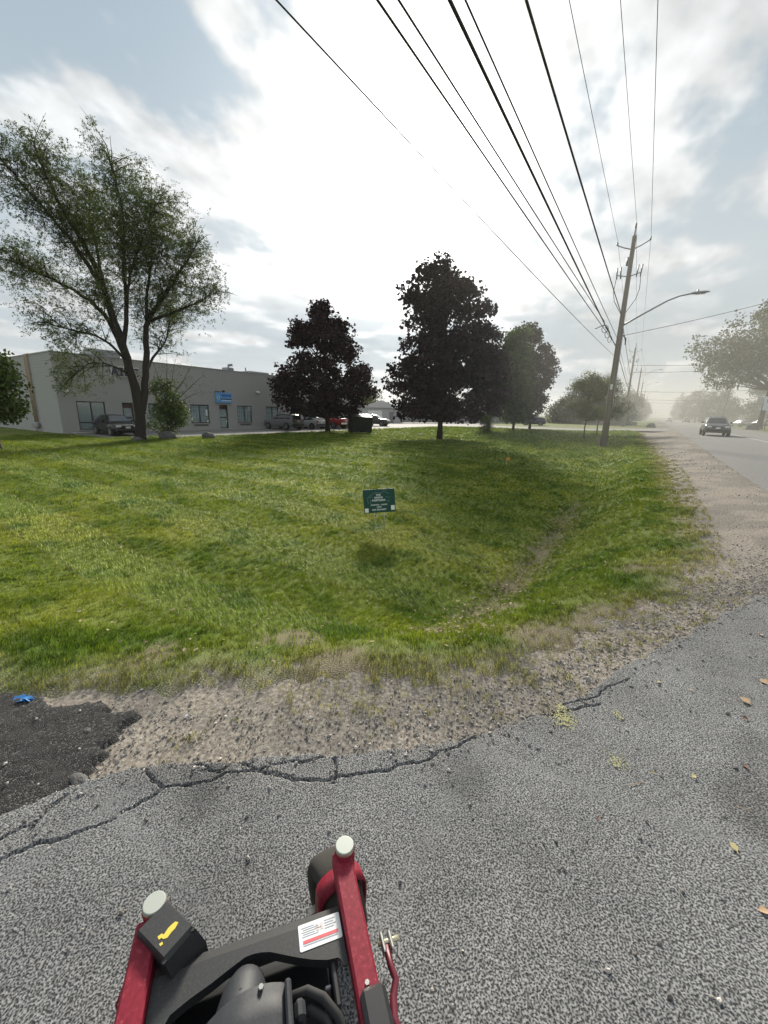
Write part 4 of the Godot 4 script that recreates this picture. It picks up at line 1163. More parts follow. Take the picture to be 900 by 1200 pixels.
# ------------------------------------------------------------------ poles and wires
func utility_pole(label, at: Vector3, tall: float, lamp: bool, full: bool, group := "") -> Node3D:
	var p := thing("utility_pole", label, "pole", at, 0.0, group)
	put("post", tube_mesh([Vector3(0, -0.3, 0), Vector3(0, tall * 0.5, 0), Vector3(0, tall, 0)], [0.21, 0.17, 0.13], 12), M.pole_wood, p)
	var y := tall - 0.45
	for s in [-1, 1]:
		put("insulator_arm", tube_mesh([Vector3(0.1 * s, y - 0.3, 0), Vector3(0.5 * s, y - 0.15, 0), Vector3(0.9 * s, y + 0.05, 0)], 0.035, 6), M.galvanised, p)
		put("insulator", lathe_mesh([Vector2(0.0, 0.0), Vector2(0.06, 0.0), Vector2(0.035, 0.08), Vector2(0.06, 0.12), Vector2(0.03, 0.2), Vector2(0, 0.22)], 8, true, Transform3D(Basis(), Vector3(0.92 * s, y + 0.05, 0))), M.porcelain, p)
	put("top_pin", tube_mesh([Vector3(0, tall, 0), Vector3(0, tall + 0.55, 0)], 0.05, 6), M.galvanised, p)
	put("top_insulator", lathe_mesh([Vector2(0.0, 0.0), Vector2(0.07, 0.0), Vector2(0.04, 0.1), Vector2(0.07, 0.14), Vector2(0.0, 0.3)], 8, true, Transform3D(Basis(), Vector3(0, tall + 0.5, 0))), M.porcelain, p)
	if full:
		for s in [-1, 1]:
			put("bracket", tube_mesh([Vector3(0.1 * s, tall - 2.35, 0), Vector3(0.7 * s, tall - 2.2, 0)], 0.03, 6), M.galvanised, p)
			for k in 2:
				put("fuse_switch", tube_mesh([Vector3(s * (0.45 + 0.22 * k), tall - 2.45, 0.03), Vector3(s * (0.5 + 0.22 * k), tall - 1.75, 0.03)], [0.035, 0.045], 7), M.porcelain, p)
			put("jumper", tube_mesh([Vector3(0.7 * s, tall - 2.4, 0), Vector3(0.75 * s, tall - 3.2, 0.05), Vector3(0.62 * s, tall - 3.8, 0.1), Vector3(0.14 * s, tall - 4.6, 0.1)], 0.02, 5), M.wire, p)
		put("arrester", tube_mesh([Vector3(-0.2, tall - 1.7, 0), Vector3(-0.2, tall - 1.2, 0)], 0.06, 7), M.porcelain, p)
		put("conduit", tube_mesh([Vector3(0.2, -0.2, 0.1), Vector3(0.2, 4.2, 0.1), Vector3(0.18, 7.6, 0.1)], 0.04, 6), M.galvanised, p)
		put("conduit_guard", bevel_box(Vector3(-0.42, -0.2, -0.05), Vector3(-0.2, 0.35, 0.18), 0.03), M.pole_wood, p)
		put("number_plate", box_mesh(Vector3(-0.08, 3.7, 0.185), Vector3(0.06, 4.05, 0.195)), M.white_paint, p)
		put("cable_clamp", tube_mesh([Vector3(0.05, 7.4, 0), Vector3(0.4, 7.0, 0.05), Vector3(0.42, 6.6, 0.05)], 0.04, 6), M.wire, p)
	if lamp:
		var ly := tall * 0.6 if full else tall * 0.86
		put("lamp_arm", tube_mesh([Vector3(0.12, ly - 0.05, 0), Vector3(1.3, ly + 0.6, 0), Vector3(2.4, ly + 1.18, 0), Vector3(3.0, ly + 1.38, 0), Vector3(3.6, ly + 1.45, 0)], [0.06, 0.055, 0.05, 0.045, 0.045], 8), M.galvanised, p)
		var head = put("lamp_head", lamp_shape(), M.galvanised, p, Vector3(3.55, ly + 1.45, 0))
		put("lens", box_mesh(Vector3(0.25, -0.09, -0.1), Vector3(0.75, -0.075, 0.1)), M.clear_lamp, head)
		put("photocell", lathe_mesh([Vector2(0.05, 0.0), Vector2(0.05, 0.1), Vector2(0, 0.11)], 8, true, Transform3D(Basis(), Vector3(0.35, 0.08, 0))), M.galvanised, head)
	return p

func lamp_shape() -> ArrayMesh:
	var st = begin(true)
	var rings := [[0.0, 0.05, 0.05], [0.15, 0.09, 0.1], [0.4, 0.1, 0.15], [0.75, 0.08, 0.16], [0.95, 0.03, 0.08]]
	for i in rings.size() - 1:
		for k in 10:
			var f = func(r, w): return Vector3(r[0], r[1] * sin(w) * (1.0 if sin(w) > 0 else 0.75), r[2] * cos(w))
			quad(st, f.call(rings[i], TAU * k / 10), f.call(rings[i + 1], TAU * k / 10), f.call(rings[i + 1], TAU * (k + 1) / 10), f.call(rings[i], TAU * (k + 1) / 10))
	return done(st)

func wire(label, pts: Array, r: float, sag: float, group := ""):
	# pts are supports; each span hangs in a shallow curve
	var line := []
	for i in pts.size() - 1:
		var n := 26
		for k in n:
			var t := float(k) / n
			line.append(pts[i].lerp(pts[i + 1], t) - Vector3.UP * sag * 4.0 * t * (1.0 - t))
	line.append(pts[-1])
	var o = put("overhead_wire", tube_mesh(line, r, 5), M.wire)
	tag(o, label, "wire", group)

func make_poles():
	utility_pole("tall grey wooden utility pole carrying a street lamp arm at the lawn corner", Vector3(-2.94, -0.05, -33.34), 13.2, true, true)
	utility_pole("hazy wooden utility pole with crossarm, second along the road past the lane", Vector3(-4.83, 0.05, -85.76), 13.4, false, true)
	utility_pole("hazy wooden pole with a short curved lamp arm, third along the road", Vector3(-4.9, 0.1, -121.3), 13.3, true, false)
	utility_pole("faint wooden pole with a lamp arm, fourth along the road", Vector3(-5.4, 0.1, -160.0), 13.0, true, false)
	for z in [-205.0, -255.0, -310.0]:
		utility_pole("faint thin utility pole far down the lawn side of the road", Vector3(-5.6, 0.1, z), 12.5, z > -220, false, "far poles down the road")
	# behind the camera the line runs on to the next pole
	var back := [14.0, 14.6]
	var P := -33.34
	var ext := func(a: Vector3, b: Vector3, z: float) -> Vector3: return a.lerp(b, (z - a.z) / (b.z - a.z))
	var runs := [
		["thin lowest service wire sagging from the pole over the lawn", Vector3(-3.1, 5.9, P), Vector3(-4.07, 6.3, -4.11), 0.010, 0.25],
		["black cable, outer of the crossing pair above the lawn", Vector3(-3.1, 6.6, P), Vector3(-3.77, 7.0, -5.51), 0.017, 0.1],
		["thick black cable bundle with a hanging splice loop", Vector3(-3.05, 6.45, P), Vector3(-3.11, 7.2, -6.23), 0.026, 0.1],
		["black cable beside the thick bundle", Vector3(-3.05, 7.0, P), Vector3(-2.99, 7.3, -6.45), 0.014, 0.1],
		["heavy black cable meeting the pole below the switches", Vector3(-3.02, 8.5, P), Vector3(-2.59, 8.0, -7.76), 0.024, 0.12],
		["thin bare wire on the lawn-side insulator arm", Vector3(-3.86, 13.0, P), Vector3(-3.46, 12.2, -13.26), 0.010, 0.1],
		["thin bare wire on the pole's top pin", Vector3(-2.94, 13.95, P), Vector3(-2.64, 13.4, -15.75), 0.010, 0.1],
		["thin bare wire on the road-side insulator arm", Vector3(-2.02, 13.0, P), Vector3(-1.55, 12.1, -14.46), 0.010, 0.1]]
	var beyond := [[-4.83, 5.6], [-4.83, 6.3], [-4.83, 6.5], [-4.8, 7.0], [-4.8, 8.4], [-5.75, 13.3], [-4.83, 14.1], [-3.91, 13.3]]
	for i in runs.size():
		var r = runs[i]
		var far := Vector3(beyond[i][0], beyond[i][1], -85.76)
		var pts := [ext.call(r[1], r[2], 14.0), r[1]]
		if i != 0: pts = [pts[0], r[1], far]
		wire(r[0], pts, r[3], r[4])
		if i in [2, 5, 6, 7]:
			wire(["", "", "hazy cable run between the far poles", "", "", "faint lawn-side conductor between the far poles", "faint top conductor between the far poles", "faint road-side conductor between the far poles"][i], [far, Vector3(beyond[i][0] - 0.1, beyond[i][1] - 0.1, -121.3), Vector3(beyond[i][0] - 0.5, beyond[i][1] - 0.3, -160.0), Vector3(beyond[i][0] - 0.7, beyond[i][1] - 0.8, -205.0)], 0.016, 0.4)
	# the second cable of the crossing pair ends in the thick bundle
	var a := Vector3(-3.08, 6.72, -26.0)
	wire("black cable, inner of the crossing pair, tied into the thick bundle", [ext.call(a, Vector3(-3.61, 7.05, -5.61), 14.0), a], 0.015, 0.05)
	var loop := thing("splice_loop", "looped cable ends and clamps hanging on the thick cable bundle", "cable", Vector3(-3.08, 6.6, -26.5))
	for k in 3:
		var pts := []
		for q in 9:
			var w := TAU * q / 8.0
			pts.append(Vector3(0.16 * cos(w) * (1 - 0.2 * k), -0.15 - 0.05 * k + 0.2 * sin(w), -1.4 * k + 0.12 * sin(w * 0.5)))
		put("loop", tube_mesh(pts, 0.016, 5), M.wire, loop)
	put("clamp", tube_mesh([Vector3(-0.05, 0.02, 0.3), Vector3(-0.4, -0.2, 0.7)], 0.03, 6), M.galvanised, loop)
	put("clamp", tube_mesh([Vector3(0, 0.0, -0.2), Vector3(0.0, 0.02, -1.6)], 0.05, 6), M.wire, loop)
	# wires over the road
	wire("service wire crossing the road from the street lamp pole", [Vector3(-2.75, 7.15, P), Vector3(20.0, 16.0, -54.0)], 0.016, 0.5)
	wire("hazy wire crossing the road at the second pole", [Vector3(-4.7, 10.6, -85.76), Vector3(30.0, 12.0, -100.0)], 0.03, 0.5)
	wire("lower hazy wire crossing the road at the second pole", [Vector3(-4.7, 9.4, -85.76), Vector3(28.0, 12.5, -96.0)], 0.03, 0.9)
	wire("faint wire crossing the road at the third pole", [Vector3(-4.8, 8.0, -121.3), Vector3(26.0, 9.2, -128.0)], 0.035, 0.6)
	wire("faint wire crossing the road at the fourth pole", [Vector3(-5.2, 7.5, -160.0), Vector3(26.0, 8.2, -165.0)], 0.04, 0.6)
	wire("faintest wire crossing far down the road", [Vector3(-5.4, 8.0, -205.0), Vector3(26.0, 8.5, -205.0)], 0.045, 0.8)


# ------------------------------------------------------------------ cars
func wheel_into(car: Node3D, at: Vector3, r: float, out: float):
	var t := Transform3D(Basis(Vector3.BACK, -PI / 2 * out), Vector3.ZERO)
	var w = put("wheel", lathe_mesh([Vector2(r * 0.62, 0.1), Vector2(r * 0.66, 0.115), Vector2(r * 0.92, 0.11), Vector2(r, 0.07), Vector2(r, -0.07), Vector2(r * 0.92, -0.11), Vector2(r * 0.3, -0.11)], 22, true, t), M.rubber, car, at)
	var st = begin()
	lathe(st, [Vector2(0.0, 0.085), Vector2(r * 0.2, 0.09), Vector2(r * 0.22, 0.06)], 12, t)
	lathe(st, [Vector2(r * 0.55, 0.07), Vector2(r * 0.56, 0.11), Vector2(r * 0.64, 0.112)], 20, t)
	for k in 5:
		var s := Transform3D(Basis(Vector3.UP, TAU * k / 5.0), Vector3.ZERO)
		box(st, Vector3(-r * 0.09, 0.06, r * 0.15), Vector3(r * 0.09, 0.085, r * 0.57), t * s)
	put("rim", done(st), M.galvanised, w)
	put("hub_shade_disc", lathe_mesh([Vector2(0.0, 0.04), Vector2(r * 0.6, 0.04)], 18, false, t), M.rubber, w)  # black disc puts the shade behind the spokes into colour

# s: prof = [z, lower edge, belt or bonnet height, half width]; top = [z, roof height, half width at roof]; front is -z
func car(label, at: Vector3, yaw: float, paint: StandardMaterial3D, s: Dictionary, category := "car", group := ""):
	var c := thing(s.get("called", "parked_car"), label, category, at, yaw, group)
	var st = begin(true)
	var prof: Array = s.prof
	var ring := func(p) -> Array:
		var w: float = p[3]
		var y0: float = p[1]
		var yt: float = p[2]
		var hgt := yt - y0
		var r := [Vector3(0, y0, p[0]), Vector3(w * 0.86, y0, p[0]), Vector3(w * 0.97, y0 + hgt * 0.12, p[0]), Vector3(w, y0 + hgt * 0.45, p[0]), Vector3(w * 0.985, y0 + hgt * 0.78, p[0]), Vector3(w * 0.93, yt - 0.03, p[0]), Vector3(w * 0.84, yt, p[0]), Vector3(w * 0.4, yt + 0.025, p[0]), Vector3(0, yt + 0.03, p[0])]
		for i in range(7, 0, -1): r.append(Vector3(-r[i].x, r[i].y, r[i].z))
		return r
	var rings := prof.map(ring)
	for i in rings.size() - 1:
		for k in rings[i].size():
			var k2: int = (k + 1) % rings[i].size()
			quad(st, rings[i][k], rings[i][k2], rings[i + 1][k2], rings[i + 1][k])
	for e in [0, rings.size() - 1]:
		var mid := Vector3(0, (prof[e][1] + prof[e][2]) / 2.0, prof[e][0])
		for k in rings[e].size():
			var k2: int = (k + 1) % rings[e].size()
			if e == 0: tri(st, mid, rings[e][k2], rings[e][k])
			else: tri(st, mid, rings[e][k], rings[e][k2])
	put("body", done(st), paint, c)
	# cabin
	var top: Array = s.top
	var belt := func(z: float) -> Vector2:
		for i in prof.size() - 1:
			if z <= prof[i + 1][0]:
				var t: float = (z - prof[i][0]) / (prof[i + 1][0] - prof[i][0])
				return Vector2(lerpf(prof[i][2], prof[i + 1][2], t), lerpf(prof[i][3], prof[i + 1][3], t))
		return Vector2(prof[-1][2], prof[-1][3])
	var cring := func(p) -> Array:
		var bt: Vector2 = belt.call(p[0])
		var wb := bt.y * 0.9
		var wr: float = minf(p[2], wb)
		var yb := bt.x - 0.02
		var yr: float = maxf(p[1], yb + 0.01)
		var r := [Vector3(wb, yb, p[0]), Vector3(lerpf(wb, wr, 0.5) + 0.015, lerpf(yb, yr, 0.52), p[0]), Vector3(wr, lerpf(yb, yr, 0.93), p[0]), Vector3(wr * 0.86, yr, p[0]), Vector3(0, yr + 0.025, p[0])]
		for i in range(3, -1, -1): r.append(Vector3(-r[i].x, r[i].y, r[i].z))
		return r
	st = begin(true)
	var cr := top.map(cring)
	for i in cr.size() - 1:
		for k in cr[i].size() - 1:
			quad(st, cr[i][k], cr[i][k + 1], cr[i + 1][k + 1], cr[i + 1][k])
	put("cabin", done(st), paint, c)
	# glass: side windows follow the cabin, windscreen and rear window lie on its slopes
	for w in s.side:
		for sd in [1, -1]:
			st = begin()
			var n := 5
			for i in n:
				var q := []
				for e in [[i, 0], [i + 1, 0], [i + 1, 1], [i, 1]]:
					var f: float = float(e[0]) / n
					var z := lerpf(lerpf(w[0], w[1], f), lerpf(w[2], w[3], f), e[1])
					var tp := Vector2(top[-1][1], top[-1][2])
					for j in top.size() - 1:
						if z <= top[j + 1][0]:
							var t := clampf((z - top[j][0]) / (top[j + 1][0] - top[j][0]), 0, 1)
							tp = Vector2(lerpf(top[j][1], top[j + 1][1], t), lerpf(top[j][2], top[j + 1][2], t)); break
					var r: Array = cring.call([z, tp.x, tp.y])
					var lo: Vector3 = r[0].lerp(r[1], 0.12)
					var hi: Vector3 = r[1].lerp(r[2], 0.86)
					var p: Vector3 = lo if e[1] == 0 else hi
					q.append(Vector3((p.x + 0.012) * sd, p.y, z))
				if sd > 0: quad(st, q[1], q[0], q[3], q[2])
				else: quad(st, q[0], q[1], q[2], q[3])
			put("side_window", done(st), M.dark_glass, c)
	for e in [["windscreen", s.front_glass], ["rear_window", s.rear_glass]]:
		var a: Array = cring.call(top[e[1][0]])
		var b: Array = cring.call(top[e[1][1]])
		st = begin()
		var up: Vector3 = (b[4] - a[4]).cross(Vector3.RIGHT).normalized()
		if up.y < 0: up = -up
		var q := [a[4].lerp(b[4], 0.08) + Vector3(-a[3].x * 1.0, -0.02, 0), a[4].lerp(b[4], 0.08) + Vector3(a[3].x * 1.0, -0.02, 0), a[4].lerp(b[4], 0.93) + Vector3(b[3].x, -0.02, 0), a[4].lerp(b[4], 0.93) + Vector3(-b[3].x, -0.02, 0), a[4].lerp(b[4], 0.08), a[4].lerp(b[4], 0.93)]
		for i in 6: q[i] += up * 0.018
		quad(st, q[0], q[4], q[5], q[3]); quad(st, q[4], q[1], q[2], q[5])
		put(e[0], done(st), M.dark_glass, c)
	var z0: float = prof[0][0]
	var z1: float = prof[-1][0]
	var hw: float = s.hw
	var r: float = s.get("wheel", 0.32)
	for z in s.axles:
		for sd in [-1, 1]:
			put("wheel_arch", lathe_mesh([Vector2(0.0, 0.0), Vector2(r + 0.05, 0.0), Vector2(r + 0.07, -0.05)], 20, false, Transform3D(Basis(Vector3.BACK, -PI / 2 * sd), Vector3((hw + 0.004) * sd, r, z))), M.rubber, c)
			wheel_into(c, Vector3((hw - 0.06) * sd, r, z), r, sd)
	var hy: float = s.get("lamp_y", 0.68)
	for sd in [-1, 1]:
		put("headlight", bevel_box(Vector3(sd * hw * 0.66 - 0.17, hy - 0.07, z0 - 0.015), Vector3(sd * hw * 0.66 + 0.17, hy + 0.07, z0 + 0.12), 0.03), M.clear_lamp, c)
		put("tail_light", bevel_box(Vector3(sd * hw * 0.74 - 0.12, s.tail_y - 0.1, z1 - 0.1), Vector3(sd * hw * 0.74 + 0.12, s.tail_y + 0.1, z1 + 0.015), 0.03), M.red_lamp, c)
		put("mirror", bevel_box(Vector3(sd * (hw + 0.08) - 0.09, s.mirror[1], s.mirror[0]), Vector3(sd * (hw + 0.08) + 0.09, s.mirror[1] + 0.14, s.mirror[0] + 0.1), 0.03), paint, c)
	put("grille", bevel_box(Vector3(-hw * 0.42, hy - 0.1, z0 - 0.012), Vector3(hw * 0.42, hy + 0.06, z0 + 0.08), 0.02), M.black_paint, c)
	put("grille_bar", bevel_box(Vector3(-hw * 0.4, hy + 0.07, z0 - 0.02), Vector3(hw * 0.4, hy + 0.1, z0 + 0.06), 0.01), M.chrome, c)
	put("bumper", bevel_box(Vector3(-hw * 0.9, prof[0][1] + 0.02, z0 - 0.04), Vector3(hw * 0.9, prof[0][1] + 0.22, z0 + 0.12), 0.05), s.get("bumper", M.black_paint), c)
	put("bumper", bevel_box(Vector3(-hw * 0.9, prof[-1][1] + 0.02, z1 - 0.12), Vector3(hw * 0.9, prof[-1][1] + 0.24, z1 + 0.05), 0.05), s.get("bumper", M.black_paint), c)
	put("licence_plate", box_mesh(Vector3(-0.16, prof[0][1] + 0.24, z0 - 0.03), Vector3(0.16, prof[0][1] + 0.38, z0 - 0.02)), M.white_paint, c)
	put("licence_plate", box_mesh(Vector3(-0.16, s.tail_y - 0.14, z1 + 0.004), Vector3(0.16, s.tail_y, z1 + 0.016)), M.white_paint, c)
	return c

func hatch() -> Dictionary:
	return {"prof": [[-2.1, 0.3, 0.62, 0.66], [-2.0, 0.22, 0.72, 0.8], [-1.6, 0.2, 0.86, 0.86], [-0.95, 0.2, 0.95, 0.875], [0.0, 0.2, 0.96, 0.88], [1.2, 0.22, 1.0, 0.87], [1.85, 0.26, 1.0, 0.82], [2.05, 0.36, 0.92, 0.7]],
		"top": [[-1.05, 0.95, 0.72], [-0.25, 1.4, 0.6], [0.3, 1.47, 0.6], [1.0, 1.44, 0.58], [1.55, 1.3, 0.56], [1.95, 0.98, 0.62]], "front_glass": [0, 1], "rear_glass": [4, 5],
		"side": [[-0.62, 0.25, -0.12, 0.25], [0.33, 1.05, 0.33, 0.92], [1.12, 1.5, 1.0, 1.2]], "axles": [-1.3, 1.28], "hw": 0.875, "tail_y": 0.84, "mirror": [-0.55, 0.95]}

func suv() -> Dictionary:
	return {"prof": [[-2.25, 0.4, 0.82, 0.72], [-2.15, 0.3, 0.94, 0.86], [-1.7, 0.28, 1.04, 0.92], [-0.95, 0.28, 1.1, 0.93], [0.2, 0.28, 1.1, 0.94], [1.5, 0.3, 1.12, 0.93], [2.1, 0.34, 1.1, 0.88], [2.25, 0.42, 1.02, 0.78]],
		"top": [[-1.05, 1.1, 0.74], [-0.35, 1.58, 0.64], [0.3, 1.68, 0.63], [1.5, 1.66, 0.62], [2.0, 1.5, 0.62], [2.18, 1.1, 0.7]], "front_glass": [0, 1], "rear_glass": [4, 5],
		"side": [[-0.7, 0.2, -0.2, 0.2], [0.28, 1.05, 0.28, 1.0], [1.13, 1.85, 1.08, 1.7]], "axles": [-1.42, 1.38], "hw": 0.93, "wheel": 0.36, "tail_y": 0.98, "lamp_y": 0.8, "mirror": [-0.6, 1.1]}

func pickup() -> Dictionary:
	return {"prof": [[-2.7, 0.5, 0.98, 0.8], [-2.6, 0.4, 1.08, 0.94], [-1.9, 0.38, 1.12, 0.97], [-1.3, 0.38, 1.16, 0.98], [0.6, 0.38, 1.16, 0.98], [2.5, 0.42, 1.18, 0.98], [2.7, 0.46, 1.18, 0.94]],
		"top": [[-1.3, 1.15, 0.78], [-0.7, 1.72, 0.68], [-0.2, 1.82, 0.68], [0.45, 1.8, 0.67], [0.75, 1.18, 0.78]], "front_glass": [0, 1], "rear_glass": [3, 4],
		"side": [[-0.95, -0.1, -0.5, -0.1], [0.0, 0.52, 0.0, 0.38]], "axles": [-1.7, 1.6], "hw": 0.97, "wheel": 0.4, "tail_y": 1.0, "lamp_y": 0.92, "mirror": [-0.9, 1.2], "bumper": M.chrome}

func paint(r, g, b) -> StandardMaterial3D:
	var m := mat(lin(r, g, b), 0.22, 0.0, 0.3)
	m.clearcoat_enabled = true; m.clearcoat = 0.3; m.clearcoat_roughness = 0.05
	return m

func make_cars():
	var Y := -0.26
	car("black hatchback parked askew at the end of the block building", Vector3(-33.6, Y, -14.5), deg_to_rad(-93.0), paint(0.008, 0.009, 0.011), hatch())
	car("grey car parked nose to the wall before the end window", Vector3(-33.9, Y, -31.4), deg_to_rad(90.0), paint(0.17, 0.175, 0.18), suv())
	car("pale silver car parked between grey car and red pickup", Vector3(-33.8, Y, -35.2), deg_to_rad(90.0), paint(0.42, 0.43, 0.43), hatch())
	car("red pickup truck parked in the row by the building", Vector3(-33.6, Y, -38.5), deg_to_rad(90.0), paint(0.3, 0.022, 0.02), pickup(), "truck")
	car("black car parked between red pickup and dumpster", Vector3(-33.8, Y, -42.0), deg_to_rad(90.0), paint(0.012, 0.013, 0.015), hatch())
	car("dark grey four-wheel-drive parked beyond the dumpster", Vector3(-35.4, Y, -51.0), deg_to_rad(-75.0), paint(0.06, 0.065, 0.065), suv())
	car("dark blue sport utility vehicle parked on the lane behind the maples", Vector3(-20.6, Y, -86.0), deg_to_rad(100.0), paint(0.02, 0.03, 0.06), suv())
	car("grey car with pale headlamps driving along the main road", Vector3(4.65, 0.31, -48.5), PI, paint(0.12, 0.122, 0.125), suv().merged({"called": "moving_car"}))
	car("hazy white van parked beyond the second pole", Vector3(-6.4, 0.05, -104.0), deg_to_rad(80.0), paint(0.5, 0.5, 0.5), suv())
	var k := 0
	for a in [[15.5, -118.0, 0.45], [18.6, -116.0, 0.3], [22.0, -115.0, 0.4], [25.5, -114.0, 0.08], [29.0, -113.0, 0.42]]:
		car(["hazy pale car parked in the row across the road"][0], Vector3(a[0], 0.27, a[1]), deg_to_rad(20.0), paint(a[2], a[2], a[2] * 1.02), hatch() if k % 2 == 0 else suv(), "car", "cars parked across the road")
		k += 1
	car("faint white car on the main road far away", Vector3(4.2, 0.31, -190.0), PI, paint(0.5, 0.5, 0.5), hatch().merged({"called": "moving_car"}))
	car("faint pale car in the far lane beyond the white one", Vector3(8.6, 0.31, -175.0), 0.0, paint(0.4, 0.4, 0.4), suv().merged({"called": "moving_car"}))


# ------------------------------------------------------------------ lot and far things
func make_far():
	# dumpster
	var d := thing("dumpster", "dark green steel dumpster with closed lid on the lawn edge", "dumpster", Vector3(-24.45, -0.28, -31.3), deg_to_rad(54.0))
	var green := grained(0.018, 0.026, 0.022, 0.03, 0.6, Vector3(1, 1, 1), 0.3)
	var st = begin()
	var f := [Vector3(0, 0.1, 0), Vector3(2.1, 0.1, 0), Vector3(2.1, 1.5, 0.12), Vector3(0, 1.5, 0.12)]
	var bk := [Vector3(0, 0.1, -1.2), Vector3(2.1, 0.1, -1.2), Vector3(2.1, 1.75, -1.2), Vector3(0, 1.75, -1.2)]
	quad(st, f[0], f[1], f[2], f[3]); quad(st, bk[1], bk[0], bk[3], bk[2]); quad(st, f[1], bk[1], bk[2], f[2]); quad(st, bk[0], f[0], f[3], bk[3]); quad(st, f[0], bk[0], bk[1], f[1])
	put("bin", done(st), green, d)
	for k in 2:
		st = begin()
		box(st, Vector3(0.02 + 1.05 * k, 0.0, -1.38), Vector3(1.03 + 1.05 * k, 0.05, 0.04), Transform3D(Basis(Vector3.RIGHT, deg_to_rad(10.5)), Vector3(0, 1.54, 0.14)))
		put("lid", done(st), M.black_paint, d)
	for k in 6:
		put("rib", box_mesh(Vector3(0.15 + k * 0.35, 0.15, 0.02), Vector3(0.21 + k * 0.35, 1.3, 0.1)), green, d)
	for s in [-0.16, 2.1]:
		put("lift_pocket", bevel_box(Vector3(s, 0.75, -0.95), Vector3(s + 0.16, 0.98, -0.05), 0.02), green, d)
	put("rim", box_mesh(Vector3(-0.05, 1.4, 0.1), Vector3(2.15, 1.5, 0.19)), green, d)
	for s in [0.1, 1.9]:
		put("skid", box_mesh(Vector3(s - 0.05, 0.0, -1.15), Vector3(s + 0.05, 0.1, -0.05)), M.black_paint, d)
	# boulders
	boulder("boulder", "lone grey boulder on the lawn edge by the parking lot", Vector3(-26.4, -0.32, -17.3), Vector3(0.5, 0.32, 0.4), 3)
	boulder("boulder", "grey boulder at the foot of the bushy shrub", Vector3(-27.3, -0.36, -14.9), Vector3(0.6, 0.42, 0.5), 5)
	boulder("boulder", "low dark stone against the forked tree's trunk", Vector3(-26.9, -0.36, -12.7), Vector3(0.3, 0.25, 0.3), 8)
	# pale shed with a gable, long grey fence
	var sh := thing("shed", "pale grey shed with a low gable roof behind the lot", "building", Vector3(-46.0, -0.25, -68.5), deg_to_rad(30.0))
	var pale := grained(0.42, 0.42, 0.42, 0.04, 0.8, Vector3(0.5, 0.5, 0.5), 0.2)
	put("wall", box_mesh(Vector3(-4, 0, -10), Vector3(4, 2.9, 0)), pale, sh)
	st = begin()
	quad(st, Vector3(-4.3, 2.85, 0.3), Vector3(0, 4.3, 0.3), Vector3(0, 4.3, -10.3), Vector3(-4.3, 2.85, -10.3)); quad(st, Vector3(0, 4.3, 0.3), Vector3(4.3, 2.85, 0.3), Vector3(4.3, 2.85, -10.3), Vector3(0, 4.3, -10.3))
	tri(st, Vector3(-4.3, 2.85, 0.3), Vector3(4.3, 2.85, 0.3), Vector3(0, 4.3, 0.3)); tri(st, Vector3(4.3, 2.85, -10.3), Vector3(-4.3, 2.85, -10.3), Vector3(0, 4.3, -10.3))
	put("roof", done(st), mat(lin(0.5, 0.5, 0.5), 0.6), sh)
	put("garage_door", box_mesh(Vector3(-2.6, 0.05, 0.01), Vector3(0.2, 2.3, 0.05)), M.white_paint, sh)
	put("door", box_mesh(Vector3(1.6, 0.05, 0.01), Vector3(2.5, 2.1, 0.05)), mat(lin(0.2, 0.2, 0.2), 0.6), sh)
	var a := Vector3(-42.3, -0.25, -70.5)
	var b := Vector3(-24.0, -0.25, -104.0)
	var dir := (b - a).normalized()
	var fn := thing("fence", "long grey board fence along the back of the lot", "fence", a, atan2(-dir.z, dir.x))
	var len := a.distance_to(b)
	var n := 14
	var fm := grained(0.25, 0.25, 0.25, 0.05, 0.9, Vector3(2, 0.4, 2), 0.2)
	var pm := box_mesh(Vector3(0.1, 0.1, -0.03), Vector3(len / n - 0.0, 2.3, 0.03))
	for k in n:
		put("panel", pm, fm, fn, Vector3(k * len / n, 0, 0))
	for k in n + 1:
		put("post", box_mesh(Vector3(-0.06, 0, -0.06), Vector3(0.09, 2.45, 0.09)), pale, fn, Vector3(k * len / n, 0, 0))
	# across the road: board on two legs, leaning wooden pole, stone
	var rs := thing("roadside_board", "small pale blue and white board on a post across the road", "sign", Vector3(13.6, 0.26, -82.0), -0.1)
	put("post", tube_mesh([Vector3(0, -0.1, 0), Vector3(0, 4.6, 0)], 0.06, 7), M.galvanised, rs)
	put("board", bevel_box(Vector3(-0.75, 2.9, 0.06), Vector3(0.75, 4.9, 0.12), 0.02), mat(lin(0.55, 0.64, 0.68), 0.5), rs)
	put("print", box_mesh(Vector3(-0.45, 4.0, 0.121), Vector3(0.45, 4.5, 0.125)), mat(lin(0.2, 0.3, 0.34), 0.5), rs)
	put("print", box_mesh(Vector3(-0.2, 3.2, 0.121), Vector3(0.3, 3.45, 0.125)), mat(lin(0.2, 0.3, 0.34), 0.5), rs)
	boulder("boulder", "dark stone lying on the verge across the road", Vector3(12.7, 0.2, -85.0), Vector3(0.9, 0.7, 0.7), 9)
	boulder("boulder", "pale block of stone on the grass corner past the lane", Vector3(-0.6, 0.05, -82.5), Vector3(0.7, 0.6, 0.6), 12)
	var lp := utility_pole("hazy leaning wooden pole across the road behind the grey car", Vector3(13.0, 0.2, -128.0), 15.0, false, false)
	lp.rotation.z = deg_to_rad(-4.0)
	# low houses at the end of the road, faint
	var k2 := 0
